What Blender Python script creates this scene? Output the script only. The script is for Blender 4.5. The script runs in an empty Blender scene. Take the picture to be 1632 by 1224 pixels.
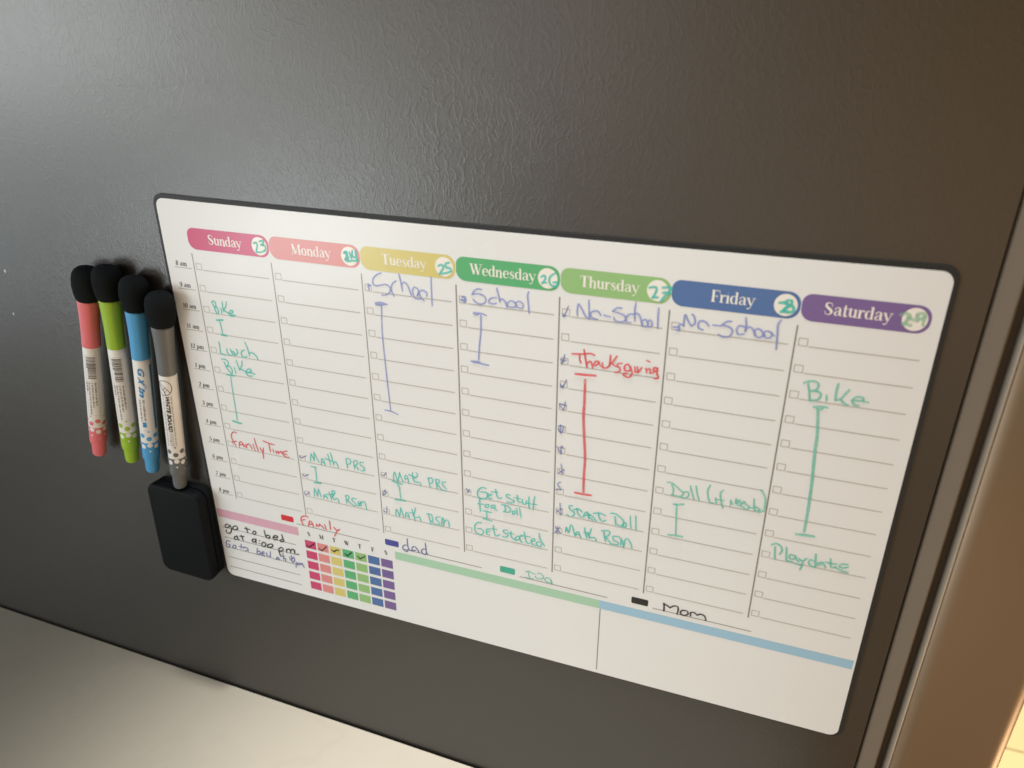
import bpy, math, random
from mathutils import Vector, Matrix
random.seed(4)
scene = bpy.context.scene
C = scene.collection
R = math.radians

# ------------------------------------------------------------------ camera
cam_d = bpy.data.cameras.new('camera')
cam = bpy.data.objects.new('camera', cam_d); C.objects.link(cam)
cam.matrix_world = Matrix(((0.940644, -0.148102, 0.305378, 0.361282), (0.339393, 0.406731, -0.848164, -0.369225), (0.001409, 0.901463, 0.432853, 0.101548), (0, 0, 0, 1)))
cam_d.sensor_width = 7.3
cam_d.lens = 1240.1/1632*7.3
cam_d.clip_start = 0.01; cam_d.clip_end = 60
cam_d.dof.use_dof = True
cam_d.dof.focus_distance = 0.50
cam_d.dof.aperture_fstop = 1.7
scene.camera = cam

# ------------------------------------------------------------------ world: the dim room around the fridge
world = bpy.data.worlds.new('World'); scene.world = world; world.use_nodes = True
def build_world():
    """radiance of the room by direction: rows are heights (z), stops along the row are left to right (x)"""
    nt = world.node_tree; N = nt.nodes; L = nt.links
    bg = N['Background']
    tc = N.new('ShaderNodeTexCoord'); sp = N.new('ShaderNodeSeparateXYZ')
    L.new(tc.outputs['Generated'], sp.inputs[0])
    mr = N.new('ShaderNodeMapRange'); mr.inputs[1].default_value = -1; mr.inputs[2].default_value = 1
    L.new(sp.outputs[0], mr.inputs[0])
    prev = None
    for i, row in enumerate(WORLD_ROWS):
        r = N.new('ShaderNodeValToRGB'); e = r.color_ramp.elements
        while len(e) < len(WORLD_XK): e.new(0.5)
        for el, x, c in zip(e, WORLD_XK, row): el.position = (x+1)/2; el.color = (*c, 1)
        L.new(mr.outputs[0], r.inputs[0])
        if prev is None: prev = r.outputs[0]; continue
        w = N.new('ShaderNodeMapRange'); w.interpolation_type = 'SMOOTHSTEP'; w.inputs[1].default_value = WORLD_ZK[i-1]; w.inputs[2].default_value = WORLD_ZK[i]
        L.new(sp.outputs[2], w.inputs[0])
        m = N.new('ShaderNodeMixRGB'); L.new(w.outputs[0], m.inputs[0]); L.new(prev, m.inputs[1]); L.new(r.outputs[0], m.inputs[2]); prev = m.outputs[0]
    L.new(prev, bg.inputs[0]); bg.inputs[1].default_value = WORLD_STR
WORLD_STR = 1.0
WORLD_XK = [-.80, -.45, -.10, .25, .80]
WORLD_ZK = [-.70, -.30, .0, .5]
D_ = (.04, .04, .04)
D_ = (.03, .03, .03)
D_ = (.02, .02, .02)
WORLD_ROWS = [
    [D_, D_, D_, D_, D_],
    [(1.2, 1.4, 1.6), D_, (1.65, 1.45, 1.20), (1.2, .62, .27), (2.3, 1.8, .95)],
    [(2.2, 2.2, 2.05), (.20, .08, .05), (.66, .38, .10), (.75, .38, .06), (.10, .03, .02)],
    [D_, D_, D_, D_, D_]]
build_world()

# ------------------------------------------------------------------ lamps
def area(name, loc, target, sx, sy, power, col):
    d = bpy.data.lights.new(name, 'AREA'); d.shape = 'RECTANGLE'; d.size = sx; d.size_y = sy; d.energy = power; d.color = col
    o = bpy.data.objects.new(name, d); C.objects.link(o); o.location = loc
    o.rotation_euler = (Vector(target)-Vector(loc)).to_track_quat('-Z', 'Y').to_euler(); return o
def spot(name, loc, target, power, col, size, blend, rad):
    d = bpy.data.lights.new(name, 'SPOT'); d.energy = power; d.color = col; d.spot_size = R(size); d.spot_blend = blend; d.shadow_soft_size = rad
    o = bpy.data.objects.new(name, d); C.objects.link(o); o.location = loc
    o.rotation_euler = (Vector(target)-Vector(loc)).to_track_quat('-Z', 'Y').to_euler(); return o
area('window_light', (-.82, -.72, .10), (0, 0, -.1), .42, .26, 2.25, (.92, .99, 1.0))
area('low_window_light', (-.55, -.95, -.30), (.05, 0, -.1), .35, .22, 3.0, (.90, .98, 1.0))  # added fill panel low on the left, brightens the planner's left side
area('doorway_light', (-.50, -1.0, .05), (.05, 0, -.05), .30, .40, .85, (1.0, .97, .84))  # added fill panel, no doorway known; lifts the reflection above the planner
area('room_light', (-.15, -1.2, .10), (.2, 0, -.05), .40, .40, .85, (1.0, .98, .98))  # added fill from behind the camera, no fixture known
spot('counter_light', (.26, -.13, 1.25), (.245, -.065, -.405), 195.0, (1.0, .98, .93), 27, 1.0, .13)  # added spot, gives the counter its bright right end
spot('room_floor_light', (.55, -1.7, .9), (.55, -1.7, -1.32), 190.0, (1.0, .62, .30), 70, 1.0, .15)  # added spot, warms the unseen floor so the lower panel reflects brown
spot('floor_light', (1.25, 1.1, .8), (1.0, 1.1, -1.32), 340.0, (1.0, .88, .51), 70, .8, .12)
area('warm_low_light', (1.1, -.08, -.75), (.50, 0, -.25), .3, .3, 6.5, (1.0, .66, .38))

scene.view_settings.view_transform = 'Standard'
scene.view_settings.look = 'None'
scene.view_settings.exposure = 0.0
scene.view_settings.gamma = 1.0
scene.view_settings.use_curve_mapping = False
scene.render.engine = 'CYCLES'
scene.cycles.use_denoising = True
scene.cycles.filter_width = 1.6
scene.cycles.max_bounces = 8
scene.cycles.transparent_max_bounces = 24

# ------------------------------------------------------------------ materials
def mat(name, col, rough=.5, spec=.5, metal=0.0, ior=1.45, coat=0.0):
    m = bpy.data.materials.new(name); m.use_nodes = True
    b = m.node_tree.nodes['Principled BSDF']
    b.inputs['Base Color'].default_value = (*col, 1); b.inputs['Roughness'].default_value = rough
    b.inputs['Metallic'].default_value = metal; b.inputs['IOR'].default_value = ior
    b.inputs['Specular IOR Level'].default_value = spec; b.inputs['Coat Weight'].default_value = coat
    return m
def nodes(m): return m.node_tree.nodes, m.node_tree.links, m.node_tree.nodes['Principled BSDF']
def add_noise_bump(m, scale, strength, dist, detail=3):
    N, L, b = nodes(m)
    tc = N.new('ShaderNodeTexCoord'); n = N.new('ShaderNodeTexNoise'); n.inputs['Scale'].default_value = scale; n.inputs['Detail'].default_value = detail
    bp = N.new('ShaderNodeBump'); bp.inputs['Strength'].default_value = strength; bp.inputs['Distance'].default_value = dist
    L.new(tc.outputs['Object'], n.inputs['Vector']); L.new(n.outputs['Fac'], bp.inputs['Height']); L.new(bp.outputs[0], b.inputs['Normal'])
def vary_rough(m, scale, lo, hi):
    N, L, b = nodes(m)
    tc = N.new('ShaderNodeTexCoord'); n = N.new('ShaderNodeTexNoise'); n.inputs['Scale'].default_value = scale; n.inputs['Detail'].default_value = 4
    mr = N.new('ShaderNodeMapRange'); mr.inputs[1].default_value = .3; mr.inputs[2].default_value = .7; mr.inputs[3].default_value = lo; mr.inputs[4].default_value = hi
    L.new(tc.outputs['Object'], n.inputs['Vector']); L.new(n.outputs['Fac'], mr.inputs[0]); L.new(mr.outputs[0], b.inputs['Roughness'])

def leather_paint():
    """embossed, leather grained dark paint of the fridge side"""
    m = mat('embossed_paint', (.0235, .0216, .0190), .36, .5, 0, 1.70)
    N, L, b = nodes(m)
    tc = N.new('ShaderNodeTexCoord')
    def noise(vec, sx, sz, detail, rough=.5, dist=0.0):
        mp = N.new('ShaderNodeMapping'); mp.inputs['Scale'].default_value = (sx, 40, sz); L.new(vec, mp.inputs['Vector'])
        n = N.new('ShaderNodeTexNoise'); n.inputs['Scale'].default_value = 1; n.inputs['Detail'].default_value = detail
        n.inputs['Roughness'].default_value = rough; n.inputs['Distortion'].default_value = dist
        L.new(mp.outputs[0], n.inputs['Vector']); return n
    w = noise(tc.outputs['Object'], 26, 26, 2)
    sub = N.new('ShaderNodeVectorMath'); sub.operation = 'SUBTRACT'; sub.inputs[1].default_value = (.5, .5, .5); L.new(w.outputs['Color'], sub.inputs[0])
    scl = N.new('ShaderNodeVectorMath'); scl.operation = 'SCALE'; scl.inputs['Scale'].default_value = .024; L.new(sub.outputs[0], scl.inputs[0])
    add = N.new('ShaderNodeVectorMath'); add.operation = 'ADD'; L.new(tc.outputs['Object'], add.inputs[0]); L.new(scl.outputs[0], add.inputs[1])
    def ridge(n, width):
        s = N.new('ShaderNodeMath'); s.operation = 'SUBTRACT'; s.inputs[1].default_value = .5; L.new(n.outputs['Fac'], s.inputs[0])
        a = N.new('ShaderNodeMath'); a.operation = 'ABSOLUTE'; L.new(s.outputs[0], a.inputs[0])
        r = N.new('ShaderNodeMapRange'); r.interpolation_type = 'SMOOTHSTEP'; r.inputs[1].default_value = 0; r.inputs[2].default_value = width; r.inputs[3].default_value = 1; r.inputs[4].default_value = 0
        L.new(a.outputs[0], r.inputs[0]); return r.outputs[0]
    r1 = ridge(noise(add.outputs[0], 230, 105, 1.5), .05)
    r2 = ridge(noise(add.outputs[0], 380, 190, 1.0), .055)
    fine = noise(tc.outputs['Object'], 900, 900, 2)
    mx = N.new('ShaderNodeMath'); mx.operation = 'MULTIPLY_ADD'; L.new(r2, mx.inputs[0]); mx.inputs[1].default_value = .5; L.new(r1, mx.inputs[2])
    m2 = N.new('ShaderNodeMath'); m2.operation = 'MULTIPLY_ADD'; L.new(fine.outputs['Fac'], m2.inputs[0]); m2.inputs[1].default_value = .35; L.new(mx.outputs[0], m2.inputs[2])
    # the grain is pressed unevenly into the sheet
    pn = noise(tc.outputs['Object'], 9, 9, 2)
    pm = N.new('ShaderNodeMapRange'); pm.inputs[1].default_value = .35; pm.inputs[2].default_value = .65; pm.inputs[3].default_value = .085; pm.inputs[4].default_value = .165
    L.new(pn.outputs['Fac'], pm.inputs[0])
    bp = N.new('ShaderNodeBump'); bp.inputs['Distance'].default_value = .00026
    L.new(pm.outputs[0], bp.inputs['Strength']); L.new(m2.outputs[0], bp.inputs['Height']); L.new(bp.outputs[0], b.inputs['Normal'])
    return m
def ink_mat(name, col, alpha=.86):
    """dry erase ink: a thin film, streaky where the felt tip skipped"""
    m = mat(name, col, .35, .4)
    N, L, b = nodes(m)
    tc = N.new('ShaderNodeTexCoord'); n = N.new('ShaderNodeTexNoise'); n.inputs['Scale'].default_value = 420; n.inputs['Detail'].default_value = 3
    mr = N.new('ShaderNodeMapRange'); mr.inputs[1].default_value = .3; mr.inputs[2].default_value = .62; mr.inputs[3].default_value = alpha-.28; mr.inputs[4].default_value = alpha
    L.new(tc.outputs['Object'], n.inputs['Vector']); L.new(n.outputs['Fac'], mr.inputs[0]); L.new(mr.outputs[0], b.inputs['Alpha'])
    return m
def counter_mat():
    m = mat('quartz_counter', (.45, .412, .345), .22, .5, 0, 1.5)
    N, L, b = nodes(m)
    tc = N.new('ShaderNodeTexCoord')
    n = N.new('ShaderNodeTexNoise'); n.inputs['Scale'].default_value = 7; n.inputs['Detail'].default_value = 5; n.inputs['Distortion'].default_value = 1.2
    s = N.new('ShaderNodeMath'); s.operation = 'SUBTRACT'; s.inputs[1].default_value = .5
    a = N.new('ShaderNodeMath'); a.operation = 'ABSOLUTE'
    r = N.new('ShaderNodeMapRange'); r.interpolation_type = 'SMOOTHSTEP'; r.inputs[1].default_value = 0; r.inputs[2].default_value = .03; r.inputs[3].default_value = .06; r.inputs[4].default_value = 0
    n2 = N.new('ShaderNodeTexNoise'); n2.inputs['Scale'].default_value = 14; n2.inputs['Detail'].default_value = 4
    r2 = N.new('ShaderNodeMapRange'); r2.inputs[1].default_value = .3; r2.inputs[2].default_value = .7; r2.inputs[3].default_value = .0; r2.inputs[4].default_value = .05
    ad = N.new('ShaderNodeMath'); ad.operation = 'ADD'
    mx = N.new('ShaderNodeMixRGB'); mx.inputs[1].default_value = (.45, .412, .345, 1); mx.inputs[2].default_value = (.26, .235, .20, 1)
    L.new(tc.outputs['Object'], n.inputs['Vector']); L.new(n.outputs['Fac'], s.inputs[0]); L.new(s.outputs[0], a.inputs[0]); L.new(a.outputs[0], r.inputs[0])
    L.new(tc.outputs['Object'], n2.inputs['Vector']); L.new(n2.outputs['Fac'], r2.inputs[0]); L.new(r.outputs[0], ad.inputs[0]); L.new(r2.outputs[0], ad.inputs[1])
    L.new(ad.outputs[0], mx.inputs[0]); L.new(mx.outputs[0], b.inputs['Base Color'])
    return m
def tile_mat():
    m = mat('floor_tile', (.62, .55, .43), .3)
    N, L, b = nodes(m)
    tc = N.new('ShaderNodeTexCoord'); br = N.new('ShaderNodeTexBrick'); br.offset = .5
    br.inputs['Color1'].default_value = (.62, .55, .43, 1); br.inputs['Color2'].default_value = (.58, .51, .39, 1); br.inputs['Mortar'].default_value = (.30, .25, .18, 1)
    br.inputs['Scale'].default_value = 1; br.inputs['Mortar Size'].default_value = .003; br.inputs['Brick Width'].default_value = .6; br.inputs['Row Height'].default_value = .3
    mp = N.new('ShaderNodeMapping'); mp.inputs['Location'].default_value = (.07, .115, 0)
    L.new(tc.outputs['Object'], mp.inputs['Vector']); L.new(mp.outputs[0], br.inputs['Vector']); L.new(br.outputs[0], b.inputs['Base Color'])
    return m

M = {}
M['paint'] = leather_paint()
M['gasket'] = mat('gasket_vinyl', (.185, .165, .14), .55)
M['recess'] = mat('dark_recess', (.13, .105, .08), .6)
M['door'] = mat('door_steel', (.190, .135, .086), .42, .5, .35); add_noise_bump(M['door'], 60, .05, .0005)
M['door_lip'] = mat('door_lip', (.30, .26, .21), .45)  # light caught along the door edge, put into a paler colour
M['counter'] = counter_mat()
M['tile'] = tile_mat()
M['sheet'] = mat('laminated_sheet', (.752, .785, .812), .24, .28, 0, 1.47)
add_noise_bump(M['sheet'], 9, .10, .004, 1); vary_rough(M['sheet'], 26, .22, .275)
M['backing'] = mat('magnet_rubber', (.012, .014, .016), .6)
M['felt'] = mat('black_felt', (.008, .010, .012), .95, .1); add_noise_bump(M['felt'], 1500, .4, .0003)
M['grip'] = mat('eraser_plastic', (.0030, .0042, .0058), .62, .14); add_noise_bump(M['grip'], 900, .15, .0002)
M['barrel'] = mat('white_barrel', (.71, .705, .695), .38, .4)
INKC = dict(T=(.105, .60, .545), U=(.18, .60, .49), B=(.27, .33, .69), R=(.74, .10, .12), K=(.012, .013, .012), N=(.12, .14, .42), P=(.20, .24, .52), S=(.34, .62, .44))
INK = {k: ink_mat('ink_'+n_, INKC[k], a_) for k, n_, a_ in (('T', 'teal', .86), ('U', 'soft_teal', .76), ('B', 'blue', .78), ('R', 'red', .84), ('K', 'black', .95), ('N', 'navy', .85), ('P', 'violet', .72), ('S', 'pale_teal', .62))}
PRINT = {}
def pm(name, col, rough=.22):
    if name not in PRINT:
        PRINT[name] = mat('print_'+name, col, rough, .28, 0, 1.47)
    return PRINT[name]
DAYS = ['Sunday', 'Monday', 'Tuesday', 'Wednesday', 'Thursday', 'Friday', 'Saturday']
DAYCOL = [(.57, .075, .185), (.68, .27, .27), (.64, .57, .20), (.115, .44, .20), (.29, .52, .22), (.085, .17, .40), (.19, .125, .33)]

# ------------------------------------------------------------------ mesh helpers
class MB:
    def __init__(s): s.v = []; s.f = []
    def poly(s, pts):
        i = len(s.v); s.v += [tuple(p) for p in pts]; s.f.append(tuple(range(i, i+len(pts))))
    def grid(s, rows, closed=False):
        i = len(s.v); n = len(rows[0])
        for r in rows: s.v += [tuple(p) for p in r]
        for a in range(len(rows)-1):
            for b in range(n if closed else n-1):
                c = (b+1) % n
                s.f.append((i+a*n+b, i+a*n+c, i+(a+1)*n+c, i+(a+1)*n+b))
        return i
    def build(s, name, m, parent=None, smooth=False, kind=None):
        me = bpy.data.meshes.new(name); me.from_pydata(s.v, [], s.f); me.update()
        if smooth:
            me.polygons.foreach_set('use_smooth', [True]*len(me.polygons))
        me.materials.append(m)
        o = bpy.data.objects.new(name, me); C.objects.link(o)
        if parent: o.parent = parent
        if kind: o['kind'] = kind
        return o
def thing(name, label, cat, loc=(0, 0, 0), group=None):
    o = bpy.data.objects.new(name, None); C.objects.link(o); o.location = loc; o.empty_display_size = .02
    o['label'] = label; o['category'] = cat
    if group: o['group'] = group
    return o
def bevel(o, w, seg=3, angle=35):
    b = o.modifiers.new('bevel', 'BEVEL'); b.width = w; b.segments = seg; b.limit_method = 'ANGLE'; b.angle_limit = R(angle)
    b.harden_normals = False
    return o
def box(mb, x0, x1, y0, y1, z0, z1):
    p = [(x0, y0, z0), (x1, y0, z0), (x1, y1, z0), (x0, y1, z0), (x0, y0, z1), (x1, y0, z1), (x1, y1, z1), (x0, y1, z1)]
    i = len(mb.v); mb.v += p
    mb.f += [tuple(i+k for k in q) for q in ((0, 3, 2, 1), (4, 5, 6, 7), (0, 1, 5, 4), (1, 2, 6, 5), (2, 3, 7, 6), (3, 0, 4, 7))]
def prism(mb, prof, z0, z1, fx=None):
    """profile in x,y (counter clockwise seen from +z), extruded in z; fx(x,z) shears it"""
    f = fx or (lambda x, z: x)
    n = len(prof); i = len(mb.v)
    mb.v += [(f(x, z0), y, z0) for x, y in prof]+[(f(x, z1), y, z1) for x, y in prof]
    for k in range(n):
        mb.f.append((i+k, i+(k+1) % n, i+n+(k+1) % n, i+n+k))
    mb.f.append(tuple(i+k for k in reversed(range(n)))); mb.f.append(tuple(i+n+k for k in range(n)))
def rrect(x0, x1, z0, z1, r, seg=8):
    """outline, counter clockwise in x,z"""
    rs = r if isinstance(r, (list, tuple)) else [r]*4
    out = []
    for (cx, cz, a0, q) in ((x1-rs[0], z0+rs[0], -90, rs[0]), (x1-rs[1], z1-rs[1], 0, rs[1]), (x0+rs[2], z1-rs[2], 90, rs[2]), (x0+rs[3], z0+rs[3], 180, rs[3])):
        for k in range(seg+1):
            a = R(a0+90*k/seg); out.append((cx+q*math.cos(a), cz+q*math.sin(a)))
    return out
def flat(mb, pts, y): mb.poly([(x, y, z) for x, z in pts])
def slab(mb, pts, y0, y1):
    """outline pts (x,z, counter clockwise seen from the front, i.e. from -y), front at y0, back at y1"""
    n = len(pts); i = len(mb.v)
    mb.v += [(x, y0, z) for x, z in pts]+[(x, y1, z) for x, z in pts]
    mb.f.append(tuple(i+k for k in range(n))); mb.f.append(tuple(i+n+k for k in reversed(range(n))))
    for k in range(n): mb.f.append((i+k, i+n+k, i+n+(k+1) % n, i+(k+1) % n))
def lathe(mb, prof, seg=40, cap0=True, cap1=True):
    """prof: (t, r) from the top down, axis along -z"""
    rows = [[(r*math.sin(2*math.pi*k/seg), -r*math.cos(2*math.pi*k/seg), -t) for k in range(seg)] for t, r in prof]
    i = mb.grid(rows, True)
    if cap0: mb.f.append(tuple(i+k for k in range(seg)))
    if cap1: mb.f.append(tuple(i+(len(prof)-1)*seg+k for k in reversed(range(seg))))

def smooth_pts(p, per=None):
    if len(p) < 3: return [Vector(q) for q in p]
    p = [Vector(q) for q in p]
    closed = (p[0]-p[-1]).length < 1e-6
    out = []
    for i in range(len(p)-1):
        p0 = p[i-1] if i > 0 else (p[-2] if closed else p[0]+(p[0]-p[1])*.5)
        p3 = p[i+2] if i+2 < len(p) else (p[1] if closed else p[-1]+(p[-1]-p[-2])*.5)
        p1, p2 = p[i], p[i+1]
        n = per or max(3, min(10, int((p2-p1).length/.0006)))
        for k in range(n):
            t = k/n
            out.append(.5*((2*p1)+(p2-p0)*t+(2*p0-5*p1+4*p2-p3)*t*t+(3*p1-p0-3*p2+p3)*t**3))
    out.append(p[-1]); return out
def ribbon(mb, pts, widths, y, put, rise=5e-6, caps=True):
    """flat stroke: pts Vectors (x,z), widths per point; put(x,z,y) gives the vertex"""
    n = len(pts)
    if n < 2: return
    ts = []
    for i in range(n):
        d = pts[min(i+1, n-1)]-pts[max(i-1, 0)]
        ts.append(d.normalized() if d.length > 1e-9 else (ts[-1] if ts else Vector((1, 0))))
    i0 = len(mb.v)
    for i in range(n):
        nn = Vector((-ts[i].y, ts[i].x)); w = widths[i]/2; yy = y-rise*i/n
        a = pts[i]+nn*w; b = pts[i]-nn*w
        mb.v += [put(a.x, a.y, yy), put(b.x, b.y, yy)]
        if i: mb.f.append((i0+2*i-2, i0+2*i-1, i0+2*i+1, i0+2*i))
    if caps:
        for e, sgn in ((0, -1), (n-1, 1)):
            c = pts[e]; w = widths[e]/2; t = ts[e]*sgn; nn = Vector((-t.y, t.x)); yy = y-rise*e/n
            arc = [c+nn*w*math.cos(R(a))+t*w*math.sin(R(a)) for a in range(0, 181, 30)]
            mb.poly([put(q.x, q.y, yy) for q in reversed(arc)])
def on_board(x, z, y): return (x, y, z)

# ------------------------------------------------------------------ a bold high contrast serif, as strokes (x, y, width) per cap height
T_ = .05
def S_(*p): return list(p)
GL = {
 'S': (.62, [[(.49, .72, .05), (.46, .90, .05), (.28, .97, .06), (.13, .88, .13), (.13, .70, .17), (.29, .53, .2), (.46, .36, .2), (.47, .16, .14), (.32, .02, .06), (.14, .08, .05), (.07, .28, .05)]]),
 'u': (.58, [[(.12, .66, .16), (.12, .2, .16), (.22, .04, .09), (.38, .13, .05)], [(.43, .66, .16), (.43, 0, .16)], [(.0, .64, .05), (.14, .64, .05)], [(.30, .64, .05), (.44, .64, .05)], [(.42, .02, .05), (.55, .02, .05)]]),
 'n': (.58, [[(.12, .66, .16), (.12, 0, .16)], [(.18, .48, .05), (.30, .65, .08), (.43, .48, .16), (.43, 0, .16)], [(.0, .02, .05), (.24, .02, .05)], [(.31, .02, .05), (.55, .02, .05)], [(.0, .64, .05), (.12, .64, .05)]]),
 'd': (.58, [[(.36, .58, .05), (.22, .65, .06), (.10, .52, .14), (.08, .33, .18), (.11, .13, .14), (.22, .01, .06), (.36, .1, .05)], [(.43, 1.0, .16), (.43, 0, .16)], [(.29, .98, .05), (.43, .98, .05)], [(.43, .02, .05), (.55, .02, .05)]]),
 'a': (.54, [[(.09, .5, .1), (.14, .62, .06), (.28, .66, .07), (.38, .52, .15), (.39, .15, .16), (.44, .03, .07), (.53, .06, .04)], [(.37, .39, .05), (.2, .34, .06), (.09, .2, .14), (.12, .05, .09), (.22, .03, .06), (.35, .14, .05)]]),
 'y': (.53, [[(.06, .64, .15), (.29, .06, .14)], [(.47, .62, .05), (.31, .04, .05), (.22, -.22, .06), (.09, -.24, .11)], [(-.04, .64, .05), (.19, .64, .05)], [(.36, .64, .05), (.57, .64, .05)]]),
 'M': (.94, [[(.13, 1, .05), (.13, 0, .05)], [(.14, 1, .18), (.42, .05, .18)], [(.43, .05, .05), (.72, 1, .05)], [(.77, 1, .18), (.77, 0, .18)], [(.02, .02, .05), (.25, .02, .05)], [(.63, .02, .05), (.91, .02, .05)], [(.0, .98, .05), (.2, .98, .05)], [(.7, .98, .05), (.91, .98, .05)]]),
 'o': (.56, [[(.27, .66, .05), (.13, .56, .13), (.09, .33, .19), (.13, .1, .13), (.27, .01, .05), (.41, .1, .13), (.45, .33, .19), (.41, .56, .13), (.27, .66, .05)]]),
 'T': (.70, [[(.35, 1, .2), (.35, 0, .2)], [(.05, .97, .06), (.65, .97, .06)], [(.05, .97, .05), (.04, .72, .03)], [(.65, .97, .05), (.66, .72, .03)], [(.2, .02, .05), (.5, .02, .05)]]),
 'e': (.52, [[(.1, .36, .05), (.44, .36, .05)], [(.44, .36, .1), (.40, .57, .12), (.27, .66, .05), (.13, .56, .13), (.09, .33, .18), (.13, .1, .13), (.28, .01, .06), (.44, .14, .05)]]),
 's': (.45, [[(.36, .48, .04), (.33, .61, .05), (.22, .65, .05), (.11, .55, .11), (.14, .42, .14), (.3, .28, .15), (.35, .12, .11), (.23, .01, .05), (.1, .05, .05), (.06, .21, .04)]]),
 'W': (.96, [[(.06, 1, .18), (.3, .03, .18)], [(.3, .03, .05), (.48, .9, .05)], [(.43, 1, .18), (.66, .03, .18)], [(.66, .03, .05), (.88, 1, .05)], [(-.05, .98, .05), (.2, .98, .05)], [(.33, .98, .05), (.56, .98, .05)], [(.76, .98, .05), (.99, .98, .05)]]),
 'h': (.58, [[(.12, 1.0, .16), (.12, 0, .16)], [(.18, .48, .05), (.30, .65, .08), (.43, .48, .16), (.43, 0, .16)], [(.0, .02, .05), (.24, .02, .05)], [(.31, .02, .05), (.55, .02, .05)], [(.0, .98, .05), (.12, .98, .05)]]),
 'r': (.42, [[(.12, .66, .16), (.12, 0, .16)], [(.18, .46, .05), (.28, .63, .07), (.36, .58, .13)], [(.0, .02, .05), (.26, .02, .05)], [(.0, .64, .05), (.12, .64, .05)]]),
 'F': (.60, [[(.16, 1, .19), (.16, 0, .19)], [(.04, .97, .06), (.58, .97, .06)], [(.57, .97, .05), (.58, .72, .03)], [(.16, .5, .05), (.44, .5, .05)], [(.43, .62, .04), (.43, .38, .04)], [(.02, .02, .05), (.33, .02, .05)]]),
 'i': (.27, [[(.12, .66, .16), (.12, 0, .16)], [(.115, .87, .17), (.125, .87, .17)], [(.0, .64, .05), (.12, .64, .05)], [(.0, .02, .05), (.25, .02, .05)]]),
 't': (.36, [[(.15, .86, .12), (.15, .12, .16), (.23, .02, .09), (.34, .1, .05)], [(.02, .63, .05), (.34, .63, .05)]]),
 'm': (.86, [[(.12, .66, .16), (.12, 0, .16)], [(.18, .5, .05), (.28, .65, .07), (.41, .5, .15), (.41, 0, .16)], [(.47, .5, .05), (.57, .65, .07), (.70, .5, .15), (.70, 0, .16)], [(.02, .02, .05), (.22, .02, .05)], [(.60, .02, .05), (.80, .02, .05)]]),
 'p': (.58, [[(.12, .66, .16), (.12, -.3, .16)], [(.18, .56, .05), (.30, .65, .06), (.42, .52, .14), (.45, .33, .18), (.42, .13, .14), (.30, .01, .06), (.18, .1, .05)], [(.0, -.28, .05), (.26, -.28, .05)]]),
 '1': (.42, [[(.2, .95, .16), (.2, 0, .16)], [(.06, .84, .05), (.2, .95, .05)], [(.04, .02, .05), (.36, .02, .05)]]),
 '2': (.54, [[(.09, .74, .1), (.14, .92, .07), (.28, .96, .07), (.42, .8, .16), (.32, .45, .12), (.08, .06, .07)], [(.06, .06, .12), (.46, .06, .12)]]),
 '3': (.54, [[(.09, .82, .1), (.22, .96, .06), (.39, .82, .15), (.36, .62, .13), (.2, .52, .05)], [(.2, .52, .05), (.4, .42, .15), (.42, .2, .17), (.25, 0, .06), (.08, .12, .1)]]),
 '4': (.56, [[(.36, .95, .15), (.36, 0, .15)], [(.32, .95, .05), (.04, .28, .05)], [(.04, .28, .06), (.52, .28, .06)]]),
 '5': (.54, [[(.1, .95, .06), (.1, .52, .05)], [(.1, .91, .12), (.43, .91, .12)], [(.1, .52, .05), (.28, .6, .06), (.43, .42, .16), (.42, .18, .16), (.25, 0, .06), (.08, .1, .1)]]),
 '6': (.54, [[(.42, .86, .1), (.28, .96, .06), (.13, .75, .14), (.09, .35, .18), (.14, .08, .12), (.27, 0, .05), (.42, .12, .14), (.43, .4, .14), (.28, .55, .05), (.12, .4, .05)]]),
 '7': (.52, [[(.06, .91, .12), (.46, .91, .1)], [(.45, .9, .05), (.27, .45, .1), (.2, 0, .16)]]),
 '8': (.54, [[(.27, .96, .05), (.13, .85, .13), (.14, .65, .13), (.27, .52, .1), (.42, .35, .14), (.42, .13, .14), (.27, 0, .05), (.11, .13, .14), (.12, .35, .14), (.27, .52, .08), (.39, .66, .13), (.39, .85, .13), (.27, .96, .05)]]),
 '9': (.54, [[(.12, .1, .1), (.26, 0, .06), (.41, .2, .14), (.45, .6, .18), (.4, .88, .12), (.27, .96, .05), (.12, .84, .14), (.11, .56, .14), (.26, .41, .05), (.42, .56, .05)]]),
 '0': (.56, [[(.27, .96, .05), (.13, .8, .13), (.09, .48, .17), (.13, .15, .13), (.27, 0, .05), (.41, .15, .13), (.45, .48, .17), (.41, .8, .13), (.27, .96, .05)]]),
}
def adv(text, xs): return sum((.34 if c == ' ' else GL[c][0])*xs for c in text)
def serif(mb, text, x, z, h, y, put=on_board, xs=1.0, shear=0.0, minw=0.0, weight=1.0):
    for c in text:
        if c == ' ': x += .34*xs*h; continue
        a, strokes = GL[c]
        for k, st in enumerate(strokes):
            p = [Vector((x+(u*xs+shear*v)*h, z+v*h)) for u, v, w in st]
            q = smooth_pts(p, 5)
            per = 5 if len(p) > 2 else 1
            w = []
            for i in range(len(q)):
                f = i/max(1, per); j = min(int(f), len(st)-2) if len(st) > 1 else 0; t = min(1, f-j)
                w.append(max(minw, (st[j][2]*(1-t)+st[j+1][2]*t)*h*weight))
            ribbon(mb, q, w, y-3e-6*k, put, 2e-6, caps=len(p) > 2)
        x += a*xs*h
    return x

# ================================================================== STRUCTURE
fl = MB(); fl.poly([(-3, -3, -1.32), (3.5, -3, -1.32), (3.5, 4, -1.32), (-3, 4, -1.32)])
fl.build('floor', M['tile'], kind='structure')

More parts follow.
